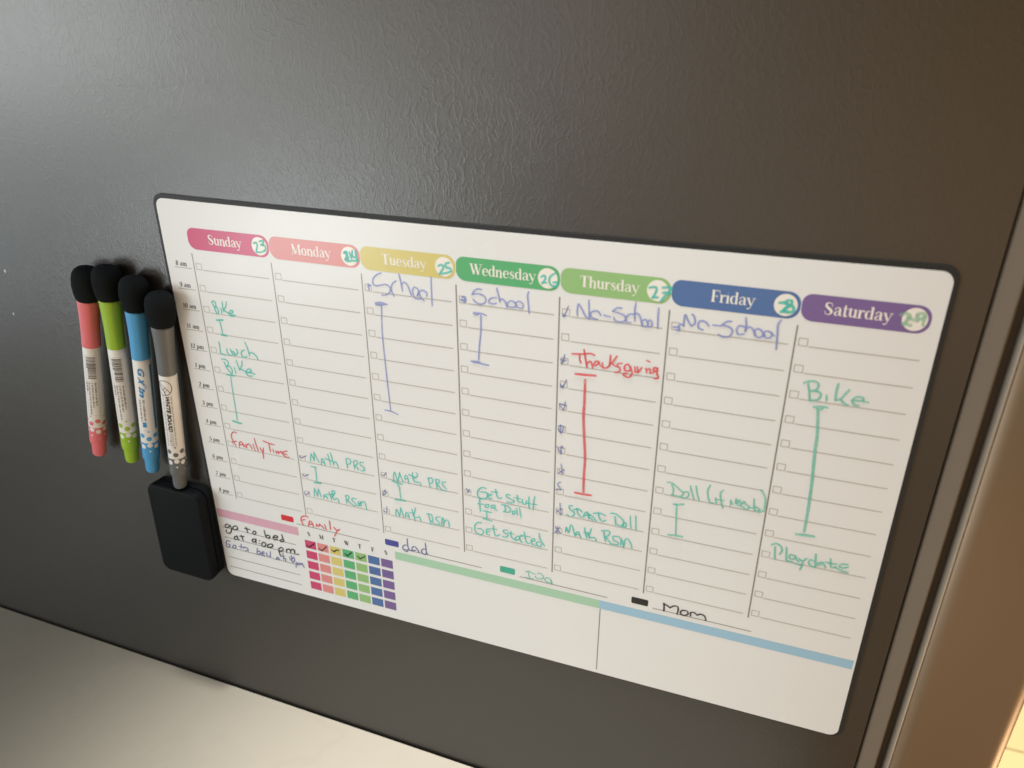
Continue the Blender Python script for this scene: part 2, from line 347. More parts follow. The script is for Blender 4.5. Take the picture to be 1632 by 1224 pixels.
# ================================================================== FRIDGE
YF = .0012                                   # face of the fridge side, just behind the planner sheet
shear = lambda x, z: x+.0085*z
fr = thing('refrigerator', 'dark grey refrigerator with embossed side panel carrying the white weekly planner', 'refrigerator', (0, 0, -1.32))
def fridge_part(mb, name, m, **k):
    o = mb.build(name, m, fr, **k); o.location = (0, 0, 1.32); return o
b = MB()
prism(b, [(-.36, YF), (.4480, YF), (.4480, .84), (-.36, .84)], -1.28, .50, shear)
side = fridge_part(b, 'side_panel', M['paint'])
chip = mat('chip_white', (.55, .53, .48), .6)
for cx, cz, q in ((-.146, -.062, .0009), (-.150, -.094, .0007)):
    b = MB(); flat(b, [(cx+q*math.cos(k*1.05)*(.7+.5*(k % 2)), cz+q*1.5*math.sin(k*1.05)) for k in range(6)], YF-.00006)
    fridge_part(b, 'paint_chip', chip)
b = MB(); prism(b, [(.4491, .0040), (.4500, .0026), (.4585, .0026), (.4594, .0040), (.4594, .80), (.4491, .80)], -1.20, .48, shear)
bevel(fridge_part(b, 'door_gasket', M['gasket']), .0008, 2)
b = MB(); prism(b, [(.4595, .0110), (.4640, .0110), (.4640, .79), (.4595, .79)], -1.20, .48, shear)
fridge_part(b, 'hinge_gap', M['recess'])
b = MB()
prof = [(.4642, .0034), (.4645, .0016), (.4650, YF+.0001), (.4656, .0016)]
fridge_lip = prof+[(.4656, .80), (.4642, .80)]
prism(b, fridge_lip, -1.24, .50, shear); fridge_part(b, 'door_rim', M['door_lip'], smooth=False)
b = MB()
prof = [(.4657, .0024)]
for k in range(9):                            # gently crowned door side running into a rounded front corner
    u = k/8; prof.append((.4662+.0458*u, .0014+.0024*u*u))
for k in range(1, 9):
    a = R(90*k/8); prof.append((.5120+.0085*math.sin(a), .0038+.0085*(1-math.cos(a))))
prof += [(.5205, .80), (.4657, .80)]
prism(b, prof, -1.24, .50, shear)
door = fridge_part(b, 'door', M['door'], smooth=True)
door.data.polygons.foreach_set('use_smooth', [len(p.vertices) == 4 for p in door.data.polygons])

# ================================================================== COUNTER
ct = thing('countertop', 'pale beige stone countertop butted against the lower fridge side', 'countertop', (.0, -.35, -.4065))
b = MB(); tilt = lambda x: -.0232*x
x0, x1 = -.95, .43
for (zt, zb) in ((0.0, -.03),):
    i = len(b.v)
    b.v += [(x0, -.42, tilt(x0)+zt), (x1, -.42, tilt(x1)+zt), (x1, 0.3496, tilt(x1)+zt), (x0, 0.3496, tilt(x0)+zt),
            (x0, -.42, tilt(x0)+zb), (x1, -.42, tilt(x1)+zb), (x1, 0.3496, tilt(x1)+zb), (x0, 0.3496, tilt(x0)+zb)]
    b.f += [tuple(i+k for k in q) for q in ((0, 1, 2, 3), (7, 6, 5, 4), (0, 4, 5, 1), (1, 5, 6, 2), (2, 6, 7, 3), (3, 7, 4, 0))]
bevel(b.build('counter_slab', M['counter'], ct), .0006, 2)
b = MB(); box(b, x0+.02, x1-.02, -.39, .33, -.90, -.0455)
b.build('base_cabinet', mat('cabinet_paint', (.42, .39, .34), .5), ct)

# ================================================================== PLANNER
W, H = .4320, .28387
pl = thing('weekly_planner', 'white magnetic weekly planner sheet with rainbow day headers and handwritten notes', 'planner board')
def sheet_outline(l, r, t, bt, rad, bow):
    pts = []
    for x, z in rrect(-l, W+r, -H-bt, t, rad, 10): pts.append((x, z))
    out = []
    for i in range(len(pts)):
        out.append(pts[i])
        a, c = pts[i], pts[(i+1) % len(pts)]
        if abs(a[0]-c[0]) > .1:
            out += [(a[0]+(c[0]-a[0])*k/24, a[1]+(c[1]-a[1])*k/24) for k in range(1, 24)]
    f = lambda x: 4*max(0, x/W)*max(0, 1-x/W)
    return [(x, z-(bow*f(x) if z > -.02 else .0003*f(x) if z < -.26 else 0)) for x, z in out]
b = MB(); slab(b, sheet_outline(.0021, .0024, .0026, .0008, .0068, .0011), .0002, YF-.0001)
b.build('magnetic_backing', M['backing'], pl)
b = MB(); slab(b, sheet_outline(0, 0, 0, 0, .0055, .0011), 0.0, .00018)
b.build('writing_sheet', M['sheet'], pl)
Y1, Y2, Y3 = -.00004, -.00008, -.00013
mm = .001
COLX = [20.3, 77.6, 137.8, 196.0, 254.6, 311.5, 371.9]
NEXT = COLX[1:]+[427.2]
ROWZ = [-42.6-13.9*k for k in range(13)]
GREY = pm('grey', (.44, .43, .40)); DGREY = pm('dark_grey', (.25, .245, .23)); WHITE = pm('white', (.83, .82, .79)); BLACK = pm('black', (.035, .035, .035))
def line(mb, x0, z0, x1, z1, w, y=Y1):
    ribbon(mb, [Vector((x0*mm, z0*mm)), Vector((x1*mm, z1*mm))], [w*mm]*2, y, on_board, 0, caps=False)
for i, d in enumerate(DAYS):
    x0, x1 = (COLX[i]-1.0 if i == 0 else COLX[i]+.25), NEXT[i]-.1
    b = MB(); flat(b, rrect(x0*mm, x1*mm, -29.8*mm, -16.4*mm, [.0058, .0058, .0046, .0058], 8), Y1)
    hd = b.build('day_header', pm(d.lower(), DAYCOL[i]), pl); hd['label'] = d+' header pill'
    b = MB(); cx, cz = (x1-6.65)*mm, -23.2*mm
    flat(b, [(cx+.0053*math.cos(R(a)), cz+.0055*math.sin(R(a))) for a in range(0, 360, 10)], Y2)
    b.build('date_circle', WHITE, hd)
    b = MB(); serif(b, d, [34.2, 92.8, 151.4, 204.6, 265.0, 330.6, 382.0][i]*mm, -25.6*mm, .0060, Y2, xs=1.165)
    b.build('day_lettering', WHITE, hd)
b = MB()
for x in COLX: line(b, x, -32.4, x+.25, -211.5, .62 if x < 190 else .8)
b.build('column_lines', DGREY, pl)
b = MB()
for x, nx in zip(COLX, NEXT):
    for z in ROWZ: line(b, x+6.4, z, nx-2.8 if nx < 420 else 426.3, z, .52)
for z in ROWZ: line(b, 5.0, z+.1, 18.3, z+.1, .52)
b.build('row_lines', GREY, pl)
first = None
for x in COLX:
    for z in ROWZ:
        if first is None:
            b = MB(); q = rrect(-2.2*mm, 2.2*mm, -2.1*mm, 2.1*mm, .0003, 2); q2 = rrect(-1.76*mm, 1.76*mm, -1.66*mm, 1.66*mm, .0002, 2)
            n = len(q); b.v = [(u, 0, v) for u, v in q]+[(u, 0, v) for u, v in q2]
            b.f = [(k, (k+1) % n, n+(k+1) % n, n+k) for k in range(n)]
            first = b.build('check_box', GREY, pl); o = first
        else:
            o = first.copy(); C.objects.link(o); o.parent = pl
        o.location = ((x+3.7)*mm, Y1, (z+2.05)*mm)
HOURS = ['8 am', '9 am', '10 am', '11 am', '12 pm', '1 pm', '2 pm', '3 pm', '4 pm', '5 pm', '6 pm', '7 pm', '8 pm']
for t, z in zip(HOURS, ROWZ):
    b = MB(); serif(b, t, (5.7 if len(t) > 4 else 6.2)*mm, (z+1.35)*mm, .0031, Y1, xs=1.22, shear=.14, minw=.0002, weight=1.3)
    b.build('time_label', BLACK, pl)['label'] = 'printed '+t
def bar(name, x0, x1, z0, z1, m, label, r=.0001):
    b = MB(); flat(b, rrect(x0*mm, x1*mm, z0*mm, z1*mm, r, 4), Y1); o = b.build(name, m, pl); o['label'] = label; return o
bar('section_bar', .5, 69.6, -231.0, -224.0, pm('pink', (.66, .40, .52)), 'pink section bar')
bar('section_bar', 145.2, 285.7, -231.0, -224.6, pm('mint', (.38, .62, .47)), 'mint section bar')
bar('section_bar', 285.72, 430.9, -231.0, -224.6, pm('sky', (.33, .55, .74)), 'light blue section bar')
for x, m, t in ((56.8, pm('red_tab', (.62, .045, .06)), 'red'), (138.4, pm('navy_tab', (.075, .085, .34)), 'navy'), (220.4, pm('teal_tab', (.07, .42, .31)), 'teal'), (305.0, pm('black_tab', (.03, .032, .03)), 'black')):
    bar('legend_swatch', x, x+10.2, -220.7, -215.9, m, t+' legend swatch', .0009)
b = MB()
for x0, x1 in ((69.2, 126.3), (151.5, 207.9), (233.6, 290.3), (317.9, 375.1)): line(b, x0, -221.0, x1, -221.1, .42)
b.build('legend_lines', pm('line_brown', (.14, .11, .10)), pl)
b = MB()
for z in (-239.9, -248.8, -257.8, -266.8, -275.7): line(b, 3.2, z, 65.8, z, .42)
b.build('note_lines', pm('line_dark', (.11, .11, .095)), pl)
b = MB(); line(b, 286.4, -231.2, 286.5, -281.5, .65); b.build('divider_line', DGREY, pl)
for c in range(7):
    b0 = None
    for r in range(5):
        if b0 is None:
            b = MB(); flat(b, rrect(0, 8.9*mm, -6.8*mm, 0, .0001, 2), 0); b0 = b.build('tracker_square', pm(DAYS[c].lower(), DAYCOL[c]), pl); o = b0
        else:
            o = b0.copy(); C.objects.link(o); o.parent = pl
        o.location = ((73.9+10.02*c)*mm, Y1, (-233.3-9.1*r)*mm)
    b = MB(); ch = 'SMTWTFS'[c]; w = GL[ch][0]*.0035*1.05
    serif(b, ch, (78.1+10.05*c)*mm-w/2, -229.3*mm, .0035, Y1, xs=1.05, minw=.00022, weight=1.25); b.build('tracker_letter', BLACK, pl)

INKDATA = [
 ('sun_bike', 'T', 1.00, [[(29.0,-62.7),(30.0,-65.3),(30.9,-68.0),(31.3,-70.2)],[(29.0,-62.7),(31.1,-61.9),(31.8,-63.6),(31.8,-65.1),(30.6,-65.9)],[(30.6,-65.9),(32.5,-65.9),(33.0,-68.0),(32.8,-69.7),(31.3,-70.4)],[(35.4,-66.2),(35.4,-69.3)],[(37.0,-61.7),(37.0,-65.1),(36.9,-67.8)],[(40.3,-61.3),(39.5,-64.2),(37.3,-67.2)],[(37.3,-67.2),(39.2,-68.2),(40.8,-68.9)],[(40.8,-68.9),(43.3,-68.4),(44.3,-66.9),(42.6,-66.8),(41.2,-68.5),(41.6,-70.3),(43.7,-70.3),(45.5,-69.5)],[(41.0,-69.8),(45.2,-69.5)]]),
 ('sun_bike', 'T', 1.50, [[(30.4,-74.7),(35.3,-74.0)],[(32.1,-84.3),(34.0,-84.4),(36.1,-84.4)]]),
 ('sun_bike', 'T', 0.90, [[(32.5,-74.9),(33.1,-78.2),(33.4,-83.2)]]),
 ('sun_lunch', 'T', 1.00, [[(29.1,-89.7),(29.3,-92.3),(29.1,-95.8),(29.1,-98.0)],[(29.1,-98.0),(31.2,-98.2),(33.2,-98.3)],[(34.4,-93.7),(34.6,-96.3),(36.0,-98.0),(37.7,-98.0)],[(37.1,-93.6),(38.0,-95.3),(38.8,-97.3),(40.1,-96.6)],[(38.0,-95.3),(39.5,-95.1),(40.7,-96.5)],[(41.9,-92.9),(42.8,-94.6),(41.8,-96.6),(39.9,-97.4)],[(48.1,-92.8),(46.2,-93.6),(45.3,-95.6),(46.1,-97.6),(48.1,-97.8),(49.2,-96.6)],[(49.6,-87.0),(50.6,-90.0),(51.2,-93.1),(51.6,-96.0)],[(51.3,-94.7),(53.2,-93.6),(55.6,-94.6),(57.1,-96.2),(57.5,-98.0)]]),
 ('sun_bike2', 'T', 1.00, [[(28.7,-101.8),(32.0,-101.6),(33.8,-103.2),(33.4,-105.2),(31.6,-106.8)],[(30.5,-103.5),(31.6,-106.8),(33.0,-109.1),(35.0,-111.2)],[(32.6,-106.4),(34.7,-106.3),(35.9,-108.1),(35.8,-110.3),(34.7,-111.4)],[(38.0,-106.4),(38.6,-110.4)],[(40.4,-101.1),(41.3,-104.5),(41.9,-107.7)],[(44.8,-100.7),(44.5,-103.2),(42.4,-106.8)],[(42.4,-106.5),(44.7,-107.2),(46.8,-108.5)],[(46.8,-108.5),(49.9,-107.8),(51.1,-106.0),(49.1,-105.7),(47.0,-107.4),(46.9,-109.6),(48.8,-110.7),(51.5,-110.2)],[(47.7,-108.5),(50.4,-108.1),(53.5,-108.7)],[(30.8,-112.6),(33.9,-112.5),(37.5,-112.5)]]),
 ('sun_bike2', 'T', 0.80, [[(33.9,-113.0),(33.5,-125.2),(33.4,-137.0),(33.2,-145.6)]]),
 ('sun_bike2', 'T', 1.50, [[(29.4,-147.0),(33.1,-147.6),(36.2,-147.7)]]),
 ('sun_family', 'R', 0.95, [[(30.7,-155.9),(28.5,-155.6),(26.5,-157.4),(25.8,-160.1),(26.7,-163.1),(28.5,-166.7)],[(25.4,-164.1),(29.5,-162.6)],[(31.3,-166.9),(31.4,-164.4),(32.3,-162.6),(33.9,-162.8),(34.7,-164.8),(34.9,-165.8)],[(31.7,-165.0),(34.8,-164.0)],[(34.5,-163.7),(35.7,-165.3),(37.1,-166.1)],[(36.8,-163.7),(37.5,-166.0)],[(37.0,-164.7),(39.2,-162.8),(40.8,-164.3),(41.7,-166.3)],[(42.9,-162.4),(44.0,-167.3)],[(44.7,-157.5),(45.3,-161.6),(46.4,-167.1)],[(48.2,-163.9),(49.3,-166.2),(50.8,-166.2)],[(51.0,-163.7),(50.1,-167.1),(49.9,-171.9)],[(51.4,-157.9),(55.3,-158.9),(60.3,-159.5)],[(56.0,-159.1),(56.2,-162.7),(56.4,-165.5)],[(58.6,-163.2),(59.0,-165.3)],[(60.7,-163.9),(61.1,-166.0)],[(60.9,-164.9),(62.9,-163.8),(62.6,-165.7)],[(62.9,-165.2),(65.1,-163.4),(65.3,-164.8)],[(70.0,-162.2),(66.9,-163.3),(65.7,-164.7),(66.9,-166.2),(68.9,-167.2),(70.8,-166.8)],[(66.4,-164.5),(69.2,-165.0)]]),
 ('mon_prs', 'T', 0.90, [[(87.3,-166.5),(87.9,-163.2),(88.5,-160.3)],[(88.5,-160.3),(89.6,-162.9),(90.3,-165.6)],[(90.3,-165.6),(90.7,-162.0),(90.9,-159.0)],[(90.9,-159.0),(92.1,-162.0),(93.9,-165.9)],[(95.5,-167.0),(96.0,-164.4),(96.6,-162.5),(97.8,-164.0),(98.4,-167.4)],[(95.9,-165.5),(98.3,-165.3)],[(101.3,-158.1),(101.9,-161.4),(102.6,-165.8)],[(98.8,-161.9),(101.8,-162.5),(104.5,-163.0)],[(103.5,-156.6),(104.4,-160.9),(105.1,-165.7)],[(105.1,-164.3),(106.6,-162.9),(107.8,-164.4),(108.5,-167.0)],[(114.9,-158.7),(115.0,-162.2),(115.3,-165.9)],[(114.5,-159.2),(116.6,-158.4),(118.2,-159.8),(117.3,-162.1),(115.1,-163.2)],[(120.2,-159.7),(120.4,-162.8),(120.7,-165.2)],[(120.0,-160.1),(122.0,-158.7),(123.2,-159.8),(122.4,-161.7),(120.6,-162.8)],[(121.2,-163.0),(122.5,-164.1),(123.5,-165.6)],[(127.6,-159.2),(125.6,-159.3),(124.8,-160.8),(126.4,-162.2),(127.9,-163.3),(127.4,-165.1),(125.0,-165.8)],[(87.2,-170.5),(89.3,-170.4),(91.4,-170.5)],[(90.0,-170.8),(90.6,-174.4),(90.2,-181.3)]]),
 ('mon_prs', 'T', 1.40, [[(88.1,-182.9),(90.6,-182.5),(93.5,-182.3)]]),
 ('mon_ticks', 'P', 0.90, [[(79.2,-164.0),(80.6,-165.5)],[(80.6,-165.5),(84.5,-162.9)],[(79.9,-178.5),(81.2,-179.5)],[(81.2,-179.5),(84.5,-177.3)],[(79.0,-193.0),(80.3,-194.2)],[(80.3,-194.2),(82.9,-192.5),(82.3,-191.5)]]),
 ('mon_rsm', 'T', 0.90, [[(87.0,-194.2),(87.1,-190.8),(87.7,-187.7)],[(87.7,-187.7),(88.9,-191.2),(89.3,-193.7)],[(89.3,-193.7),(90.1,-190.1),(90.7,-187.4)],[(90.7,-187.4),(91.6,-190.5),(92.2,-193.4)],[(94.1,-194.0),(94.5,-191.7),(95.7,-190.7),(96.6,-192.3),(97.4,-194.0)],[(94.4,-192.9),(96.6,-192.0)],[(98.9,-187.8),(99.6,-190.5),(100.3,-193.7)],[(96.8,-190.1),(99.3,-189.9),(102.3,-188.5)],[(101.1,-186.5),(101.2,-189.5),(100.0,-193.0)],[(101.1,-186.9),(103.1,-186.1),(103.1,-188.3),(101.4,-190.5),(101.5,-192.3),(102.5,-193.2)],[(102.5,-193.2),(104.4,-191.6),(105.5,-192.9),(105.8,-195.0)],[(111.8,-188.1),(111.7,-191.1),(112.0,-193.6)],[(111.1,-188.3),(113.0,-187.3),(114.0,-188.7),(113.0,-190.8),(112.2,-191.3)],[(112.2,-191.3),(114.2,-192.7),(117.1,-194.6)],[(119.4,-188.7),(116.6,-188.8),(116.3,-190.7),(118.4,-192.4),(118.9,-194.1),(117.1,-194.6)],[(120.3,-194.2),(121.0,-190.4)],[(120.9,-190.7),(121.8,-193.1)],[(121.4,-193.6),(122.7,-190.0)],[(122.7,-190.3),(122.7,-193.6)],[(123.0,-191.4),(124.5,-189.6),(126.1,-191.0),(126.7,-195.6)]]),
 ('tue_school', 'B', 0.95, [[(150.5,-30.8),(147.5,-32.3),(145.2,-34.7),(144.8,-37.3),(145.9,-38.7),(148.7,-38.3),(152.2,-37.4),(154.5,-37.8),(155.7,-39.5),(154.9,-41.8),(152.7,-43.4),(149.9,-43.9)],[(159.6,-34.4),(157.3,-36.2),(156.3,-38.5),(156.6,-41.3),(157.8,-43.6)],[(161.6,-30.1),(162.5,-34.3),(163.3,-39.9)],[(163.2,-35.8),(164.5,-34.6),(166.4,-35.8),(167.8,-39.1),(168.7,-41.8)],[(172.0,-41.7),(173.1,-40.3),(172.9,-37.8),(170.9,-36.8),(169.5,-38.5),(170.0,-41.6),(171.2,-43.4),(173.9,-43.4)],[(178.0,-41.3),(178.4,-39.7),(176.8,-38.3),(174.8,-38.2),(173.7,-39.9),(174.6,-42.7),(176.5,-44.0)],[(173.2,-38.7),(172.3,-41.7)],[(181.3,-29.9),(181.2,-34.4),(181.2,-39.1),(181.2,-46.3)]]),
 ('tue_school', 'B', 1.90, [[(145.7,-49.5),(147.8,-49.0),(149.5,-48.9),(151.2,-49.1)]]),
 ('tue_school', 'B', 1.00, [[(145.6,-50.2),(148.4,-50.2),(150.2,-49.6)],[(150.9,-49.1),(153.0,-49.1)]]),
 ('tue_school', 'B', 0.90, [[(149.2,-50.2),(148.4,-66.2),(148.7,-80.6),(149.3,-97.3),(150.2,-117.4)],[(146.2,-117.9),(150.6,-118.1),(154.9,-119.5)]]),
 ('tue_ticks', 'B', 1.00, [[(141.7,-38.1),(142.0,-41.8)],[(141.3,-39.9),(143.2,-38.7)]]),
 ('tue_prs', 'T', 0.90, [[(148.7,-167.5),(148.7,-164.1),(149.7,-161.4),(150.5,-164.6),(151.4,-168.6)],[(151.7,-167.3),(152.6,-163.7),(153.1,-161.1)],[(153.1,-161.1),(154.1,-164.6),(155.5,-167.7)],[(156.8,-165.7),(156.7,-163.2),(157.8,-162.2),(158.8,-164.4),(159.2,-167.7)],[(157.0,-164.8),(159.2,-164.4)],[(162.3,-159.1),(162.3,-162.9),(163.5,-165.9)],[(159.5,-161.0),(161.8,-161.9),(164.5,-162.0)],[(164.7,-158.6),(165.8,-160.0),(164.5,-162.4),(162.9,-163.1)],[(163.5,-165.9),(165.8,-165.6),(167.4,-165.9),(167.7,-167.7)],[(173.1,-160.5),(173.5,-164.1),(174.1,-167.5)],[(172.7,-161.4),(174.7,-160.2),(176.2,-161.5),(175.5,-163.7),(173.7,-164.9)],[(178.1,-160.6),(178.4,-163.9),(179.0,-167.5)],[(178.1,-160.9),(180.0,-160.6),(180.7,-162.1),(178.7,-163.8)],[(179.1,-164.1),(180.6,-165.9),(181.7,-167.3)],[(185.0,-161.2),(182.7,-161.7),(182.8,-163.7),(185.2,-166.1)],[(181.7,-167.7),(185.1,-167.8)],[(150.9,-170.0),(152.3,-173.1),(152.8,-180.7)]]),
 ('tue_prs', 'T', 1.20, [[(147.4,-168.4),(150.2,-169.1),(154.2,-169.5)],[(148.6,-182.5),(152.5,-182.0),(156.1,-181.8)]]),
 ('tue_rsm', 'T', 0.90, [[(148.3,-195.3),(148.4,-191.7),(149.1,-189.8),(150.2,-192.6),(150.8,-195.1)],[(151.1,-194.2),(151.7,-190.5),(152.1,-188.0)],[(152.1,-188.0),(153.1,-191.0),(153.7,-194.9)],[(154.9,-194.6),(155.5,-191.8),(156.6,-190.6),(157.7,-193.0),(157.9,-195.6)],[(155.2,-193.6),(157.8,-193.4)],[(160.2,-187.2),(161.2,-191.3),(162.1,-195.9)],[(158.4,-190.2),(161.3,-190.0)],[(162.8,-185.3),(162.1,-188.9),(160.8,-191.8)],[(161.9,-192.9),(163.5,-192.9),(165.4,-191.8),(166.4,-195.3)],[(171.7,-188.3),(172.6,-191.6),(173.2,-195.4)],[(170.7,-188.3),(173.3,-187.9),(174.8,-190.2),(174.3,-192.9),(172.7,-193.3)],[(173.9,-193.0),(176.2,-195.5)],[(180.0,-188.5),(177.6,-189.1),(177.1,-190.9),(179.0,-192.6),(179.4,-194.3),(176.6,-195.0)],[(180.5,-194.9),(181.1,-191.3),(181.6,-188.5)],[(181.6,-188.5),(182.7,-190.9),(181.7,-195.5)],[(182.2,-192.3),(184.3,-189.6),(185.8,-191.0),(186.2,-194.8)]]),
 ('tue_ticks', 'P', 0.90, [[(140.0,-165.6),(141.8,-166.0)],[(141.8,-166.0),(143.6,-163.1)],[(139.6,-181.1),(141.5,-176.8)],[(141.5,-176.8),(142.2,-178.8),(140.4,-180.9)],[(139.4,-193.4),(141.8,-194.2)],[(141.8,-194.2),(142.0,-189.7)]]),
 ('wed_school', 'B', 1.00, [[(211.0,-33.5),(208.9,-33.4),(206.7,-34.6),(205.3,-36.9)],[(205.3,-36.9),(208.5,-36.2),(211.3,-36.5),(213.2,-38.1),(213.0,-40.3),(210.9,-41.8),(208.1,-41.5),(205.9,-39.6)],[(219.4,-37.1),(216.9,-37.5),(215.0,-39.1),(215.6,-40.6),(217.8,-40.8),(219.3,-40.3)],[(219.6,-31.6),(220.6,-35.1),(221.5,-39.2)],[(221.5,-38.3),(222.7,-37.4),(224.3,-38.6),(225.5,-41.5)],[(225.5,-41.5),(225.8,-39.3),(227.6,-37.9),(229.8,-38.5),(230.7,-40.5),(229.2,-41.3),(225.8,-41.4)],[(230.4,-38.8),(232.2,-37.6),(234.3,-38.6),(234.6,-40.6),(232.8,-41.5),(231.0,-40.5),(230.4,-38.8)],[(237.6,-31.7),(237.0,-33.7),(237.5,-37.9),(238.0,-43.6)],[(205.9,-47.3),(208.6,-47.3),(210.8,-47.3),(213.6,-48.1)],[(205.9,-48.0),(207.6,-48.4),(209.2,-47.7)]]),
 ('wed_school', 'B', 1.00, [[(210.3,-48.0),(210.1,-57.7),(209.1,-66.4),(208.5,-75.2)],[(205.2,-77.2),(209.5,-76.9)]]),
 ('wed_school', 'B', 1.20, [[(203.9,-76.6),(207.8,-76.4),(210.0,-77.2),(214.3,-77.6)]]),
 ('wed_ticks', 'B', 1.10, [[(198.3,-40.8),(201.8,-40.4)],[(199.3,-39.5),(200.6,-38.7),(201.1,-41.7),(199.2,-41.0)]]),
 ('wed_stuff', 'T', 0.95, [[(211.8,-159.8),(208.9,-159.8),(206.3,-162.9),(206.4,-166.6),(209.2,-167.9),(212.1,-166.3),(212.2,-163.0),(207.5,-163.3)],[(215.5,-163.2),(213.0,-163.7),(213.4,-166.4),(215.5,-166.4)],[(213.0,-164.9),(215.1,-164.2)],[(218.0,-158.9),(218.4,-162.0),(219.7,-165.0),(222.1,-164.2)],[(215.1,-161.4),(219.3,-160.9)],[(227.3,-161.2),(225.0,-161.2),(225.0,-162.8),(227.9,-164.0),(230.0,-164.9),(227.9,-166.6),(225.0,-166.5)],[(231.8,-160.1),(232.0,-163.1),(232.8,-164.7),(234.1,-164.7)],[(229.6,-162.3),(234.0,-162.4)],[(235.1,-162.4),(235.3,-165.1),(236.9,-165.4),(237.7,-162.7)],[(239.3,-159.6),(239.1,-163.7),(239.4,-167.8)],[(237.7,-164.5),(244.2,-164.1)],[(242.9,-158.7),(242.1,-163.0),(242.0,-168.1)],[(207.3,-167.8),(207.4,-172.5),(207.7,-177.4)],[(207.0,-168.4),(208.7,-168.2)],[(206.1,-172.1),(210.4,-171.8)],[(212.9,-171.2),(211.2,-172.1),(211.4,-173.7),(213.3,-173.0),(213.3,-171.1)],[(215.0,-173.6),(215.2,-171.2)],[(215.2,-171.6),(217.5,-170.6),(217.5,-172.0),(215.8,-172.9)],[(216.3,-172.6),(218.8,-174.3)],[(223.8,-169.6),(224.2,-171.9),(223.8,-173.8)],[(221.7,-169.2),(225.4,-169.2),(227.5,-171.5),(226.3,-173.7),(222.9,-174.0)],[(228.8,-172.6),(228.8,-174.5),(230.4,-173.7),(230.0,-171.9),(228.5,-172.7)],[(231.2,-169.7),(232.1,-174.2)],[(233.1,-168.8),(234.5,-175.5)],[(209.4,-176.8),(212.0,-176.6),(214.9,-176.9)],[(212.0,-176.6),(211.9,-181.4)],[(209.3,-182.5),(211.9,-182.6),(215.3,-183.0)]]),
 ('wed_started', 'T', 0.95, [[(208.4,-185.9),(205.4,-186.6),(203.6,-190.2),(204.4,-194.0),(207.8,-195.1),(209.6,-192.7),(208.4,-190.8),(205.3,-191.0)],[(214.0,-189.4),(211.6,-190.2),(211.8,-193.6),(213.9,-194.0)],[(211.8,-192.1),(213.9,-191.1)],[(216.3,-185.9),(216.5,-189.5),(217.8,-193.5),(220.3,-191.9)],[(214.8,-188.7),(218.4,-188.5)],[(225.8,-187.1),(222.9,-187.9),(223.3,-189.7),(225.8,-190.5),(224.6,-192.8),(222.0,-192.9)],[(227.7,-187.6),(227.9,-191.4),(230.1,-193.3)],[(225.8,-189.1),(229.6,-189.1)],[(233.0,-189.7),(230.9,-191.2),(230.9,-193.6),(233.0,-192.1),(233.4,-190.0)],[(233.4,-190.5),(234.2,-193.2),(235.5,-193.9)],[(233.8,-189.9),(235.5,-189.0)],[(236.5,-185.7),(237.1,-190.0),(238.4,-193.6),(240.1,-193.4)],[(234.2,-188.9),(240.4,-188.7)],[(240.9,-192.0),(243.4,-190.4),(242.5,-189.2),(241.1,-191.0),(241.7,-193.7),(244.2,-194.0)],[(245.9,-184.5),(247.0,-189.0),(249.6,-193.1)],[(246.7,-191.0),(244.6,-191.5),(244.6,-193.4),(246.7,-194.3),(247.9,-191.6)]]),
 ('wed_ticks', 'P', 0.90, [[(198.7,-162.8),(200.7,-165.1)],[(200.8,-163.0),(199.0,-166.0)]]),
 ('thu_school', 'B', 1.05, [[(264.5,-41.5),(264.3,-38.1),(264.9,-35.0),(266.9,-37.8),(268.9,-41.3),(270.8,-42.4)],[(270.8,-42.4),(270.6,-38.1),(270.2,-32.3)],[(276.9,-39.7),(275.3,-37.8),(272.8,-38.0),(271.4,-39.5),(272.2,-41.7),(275.2,-42.2)],[(278.5,-39.5),(282.0,-40.0)],[(287.4,-34.5),(284.9,-34.8),(282.9,-36.7)],[(282.9,-36.7),(286.5,-37.4),(289.5,-38.7),(289.6,-40.9),(287.2,-42.0),(284.6,-41.6),(283.5,-40.0)],[(293.6,-37.0),(291.2,-37.5),(289.9,-39.7),(290.4,-41.6),(292.5,-41.7)],[(294.4,-30.6),(294.2,-35.4),(294.6,-40.3)],[(293.6,-37.0),(295.7,-36.4),(297.3,-38.4),(298.6,-42.3)],[(298.6,-42.3),(298.1,-40.2),(300.1,-39.1),(301.4,-41.2),(300.4,-42.9),(298.8,-42.7)],[(301.0,-40.5),(302.2,-38.9),(303.4,-40.6),(302.9,-42.5),(301.1,-42.4)],[(306.0,-32.1),(306.1,-37.3),(306.4,-42.8)]]),
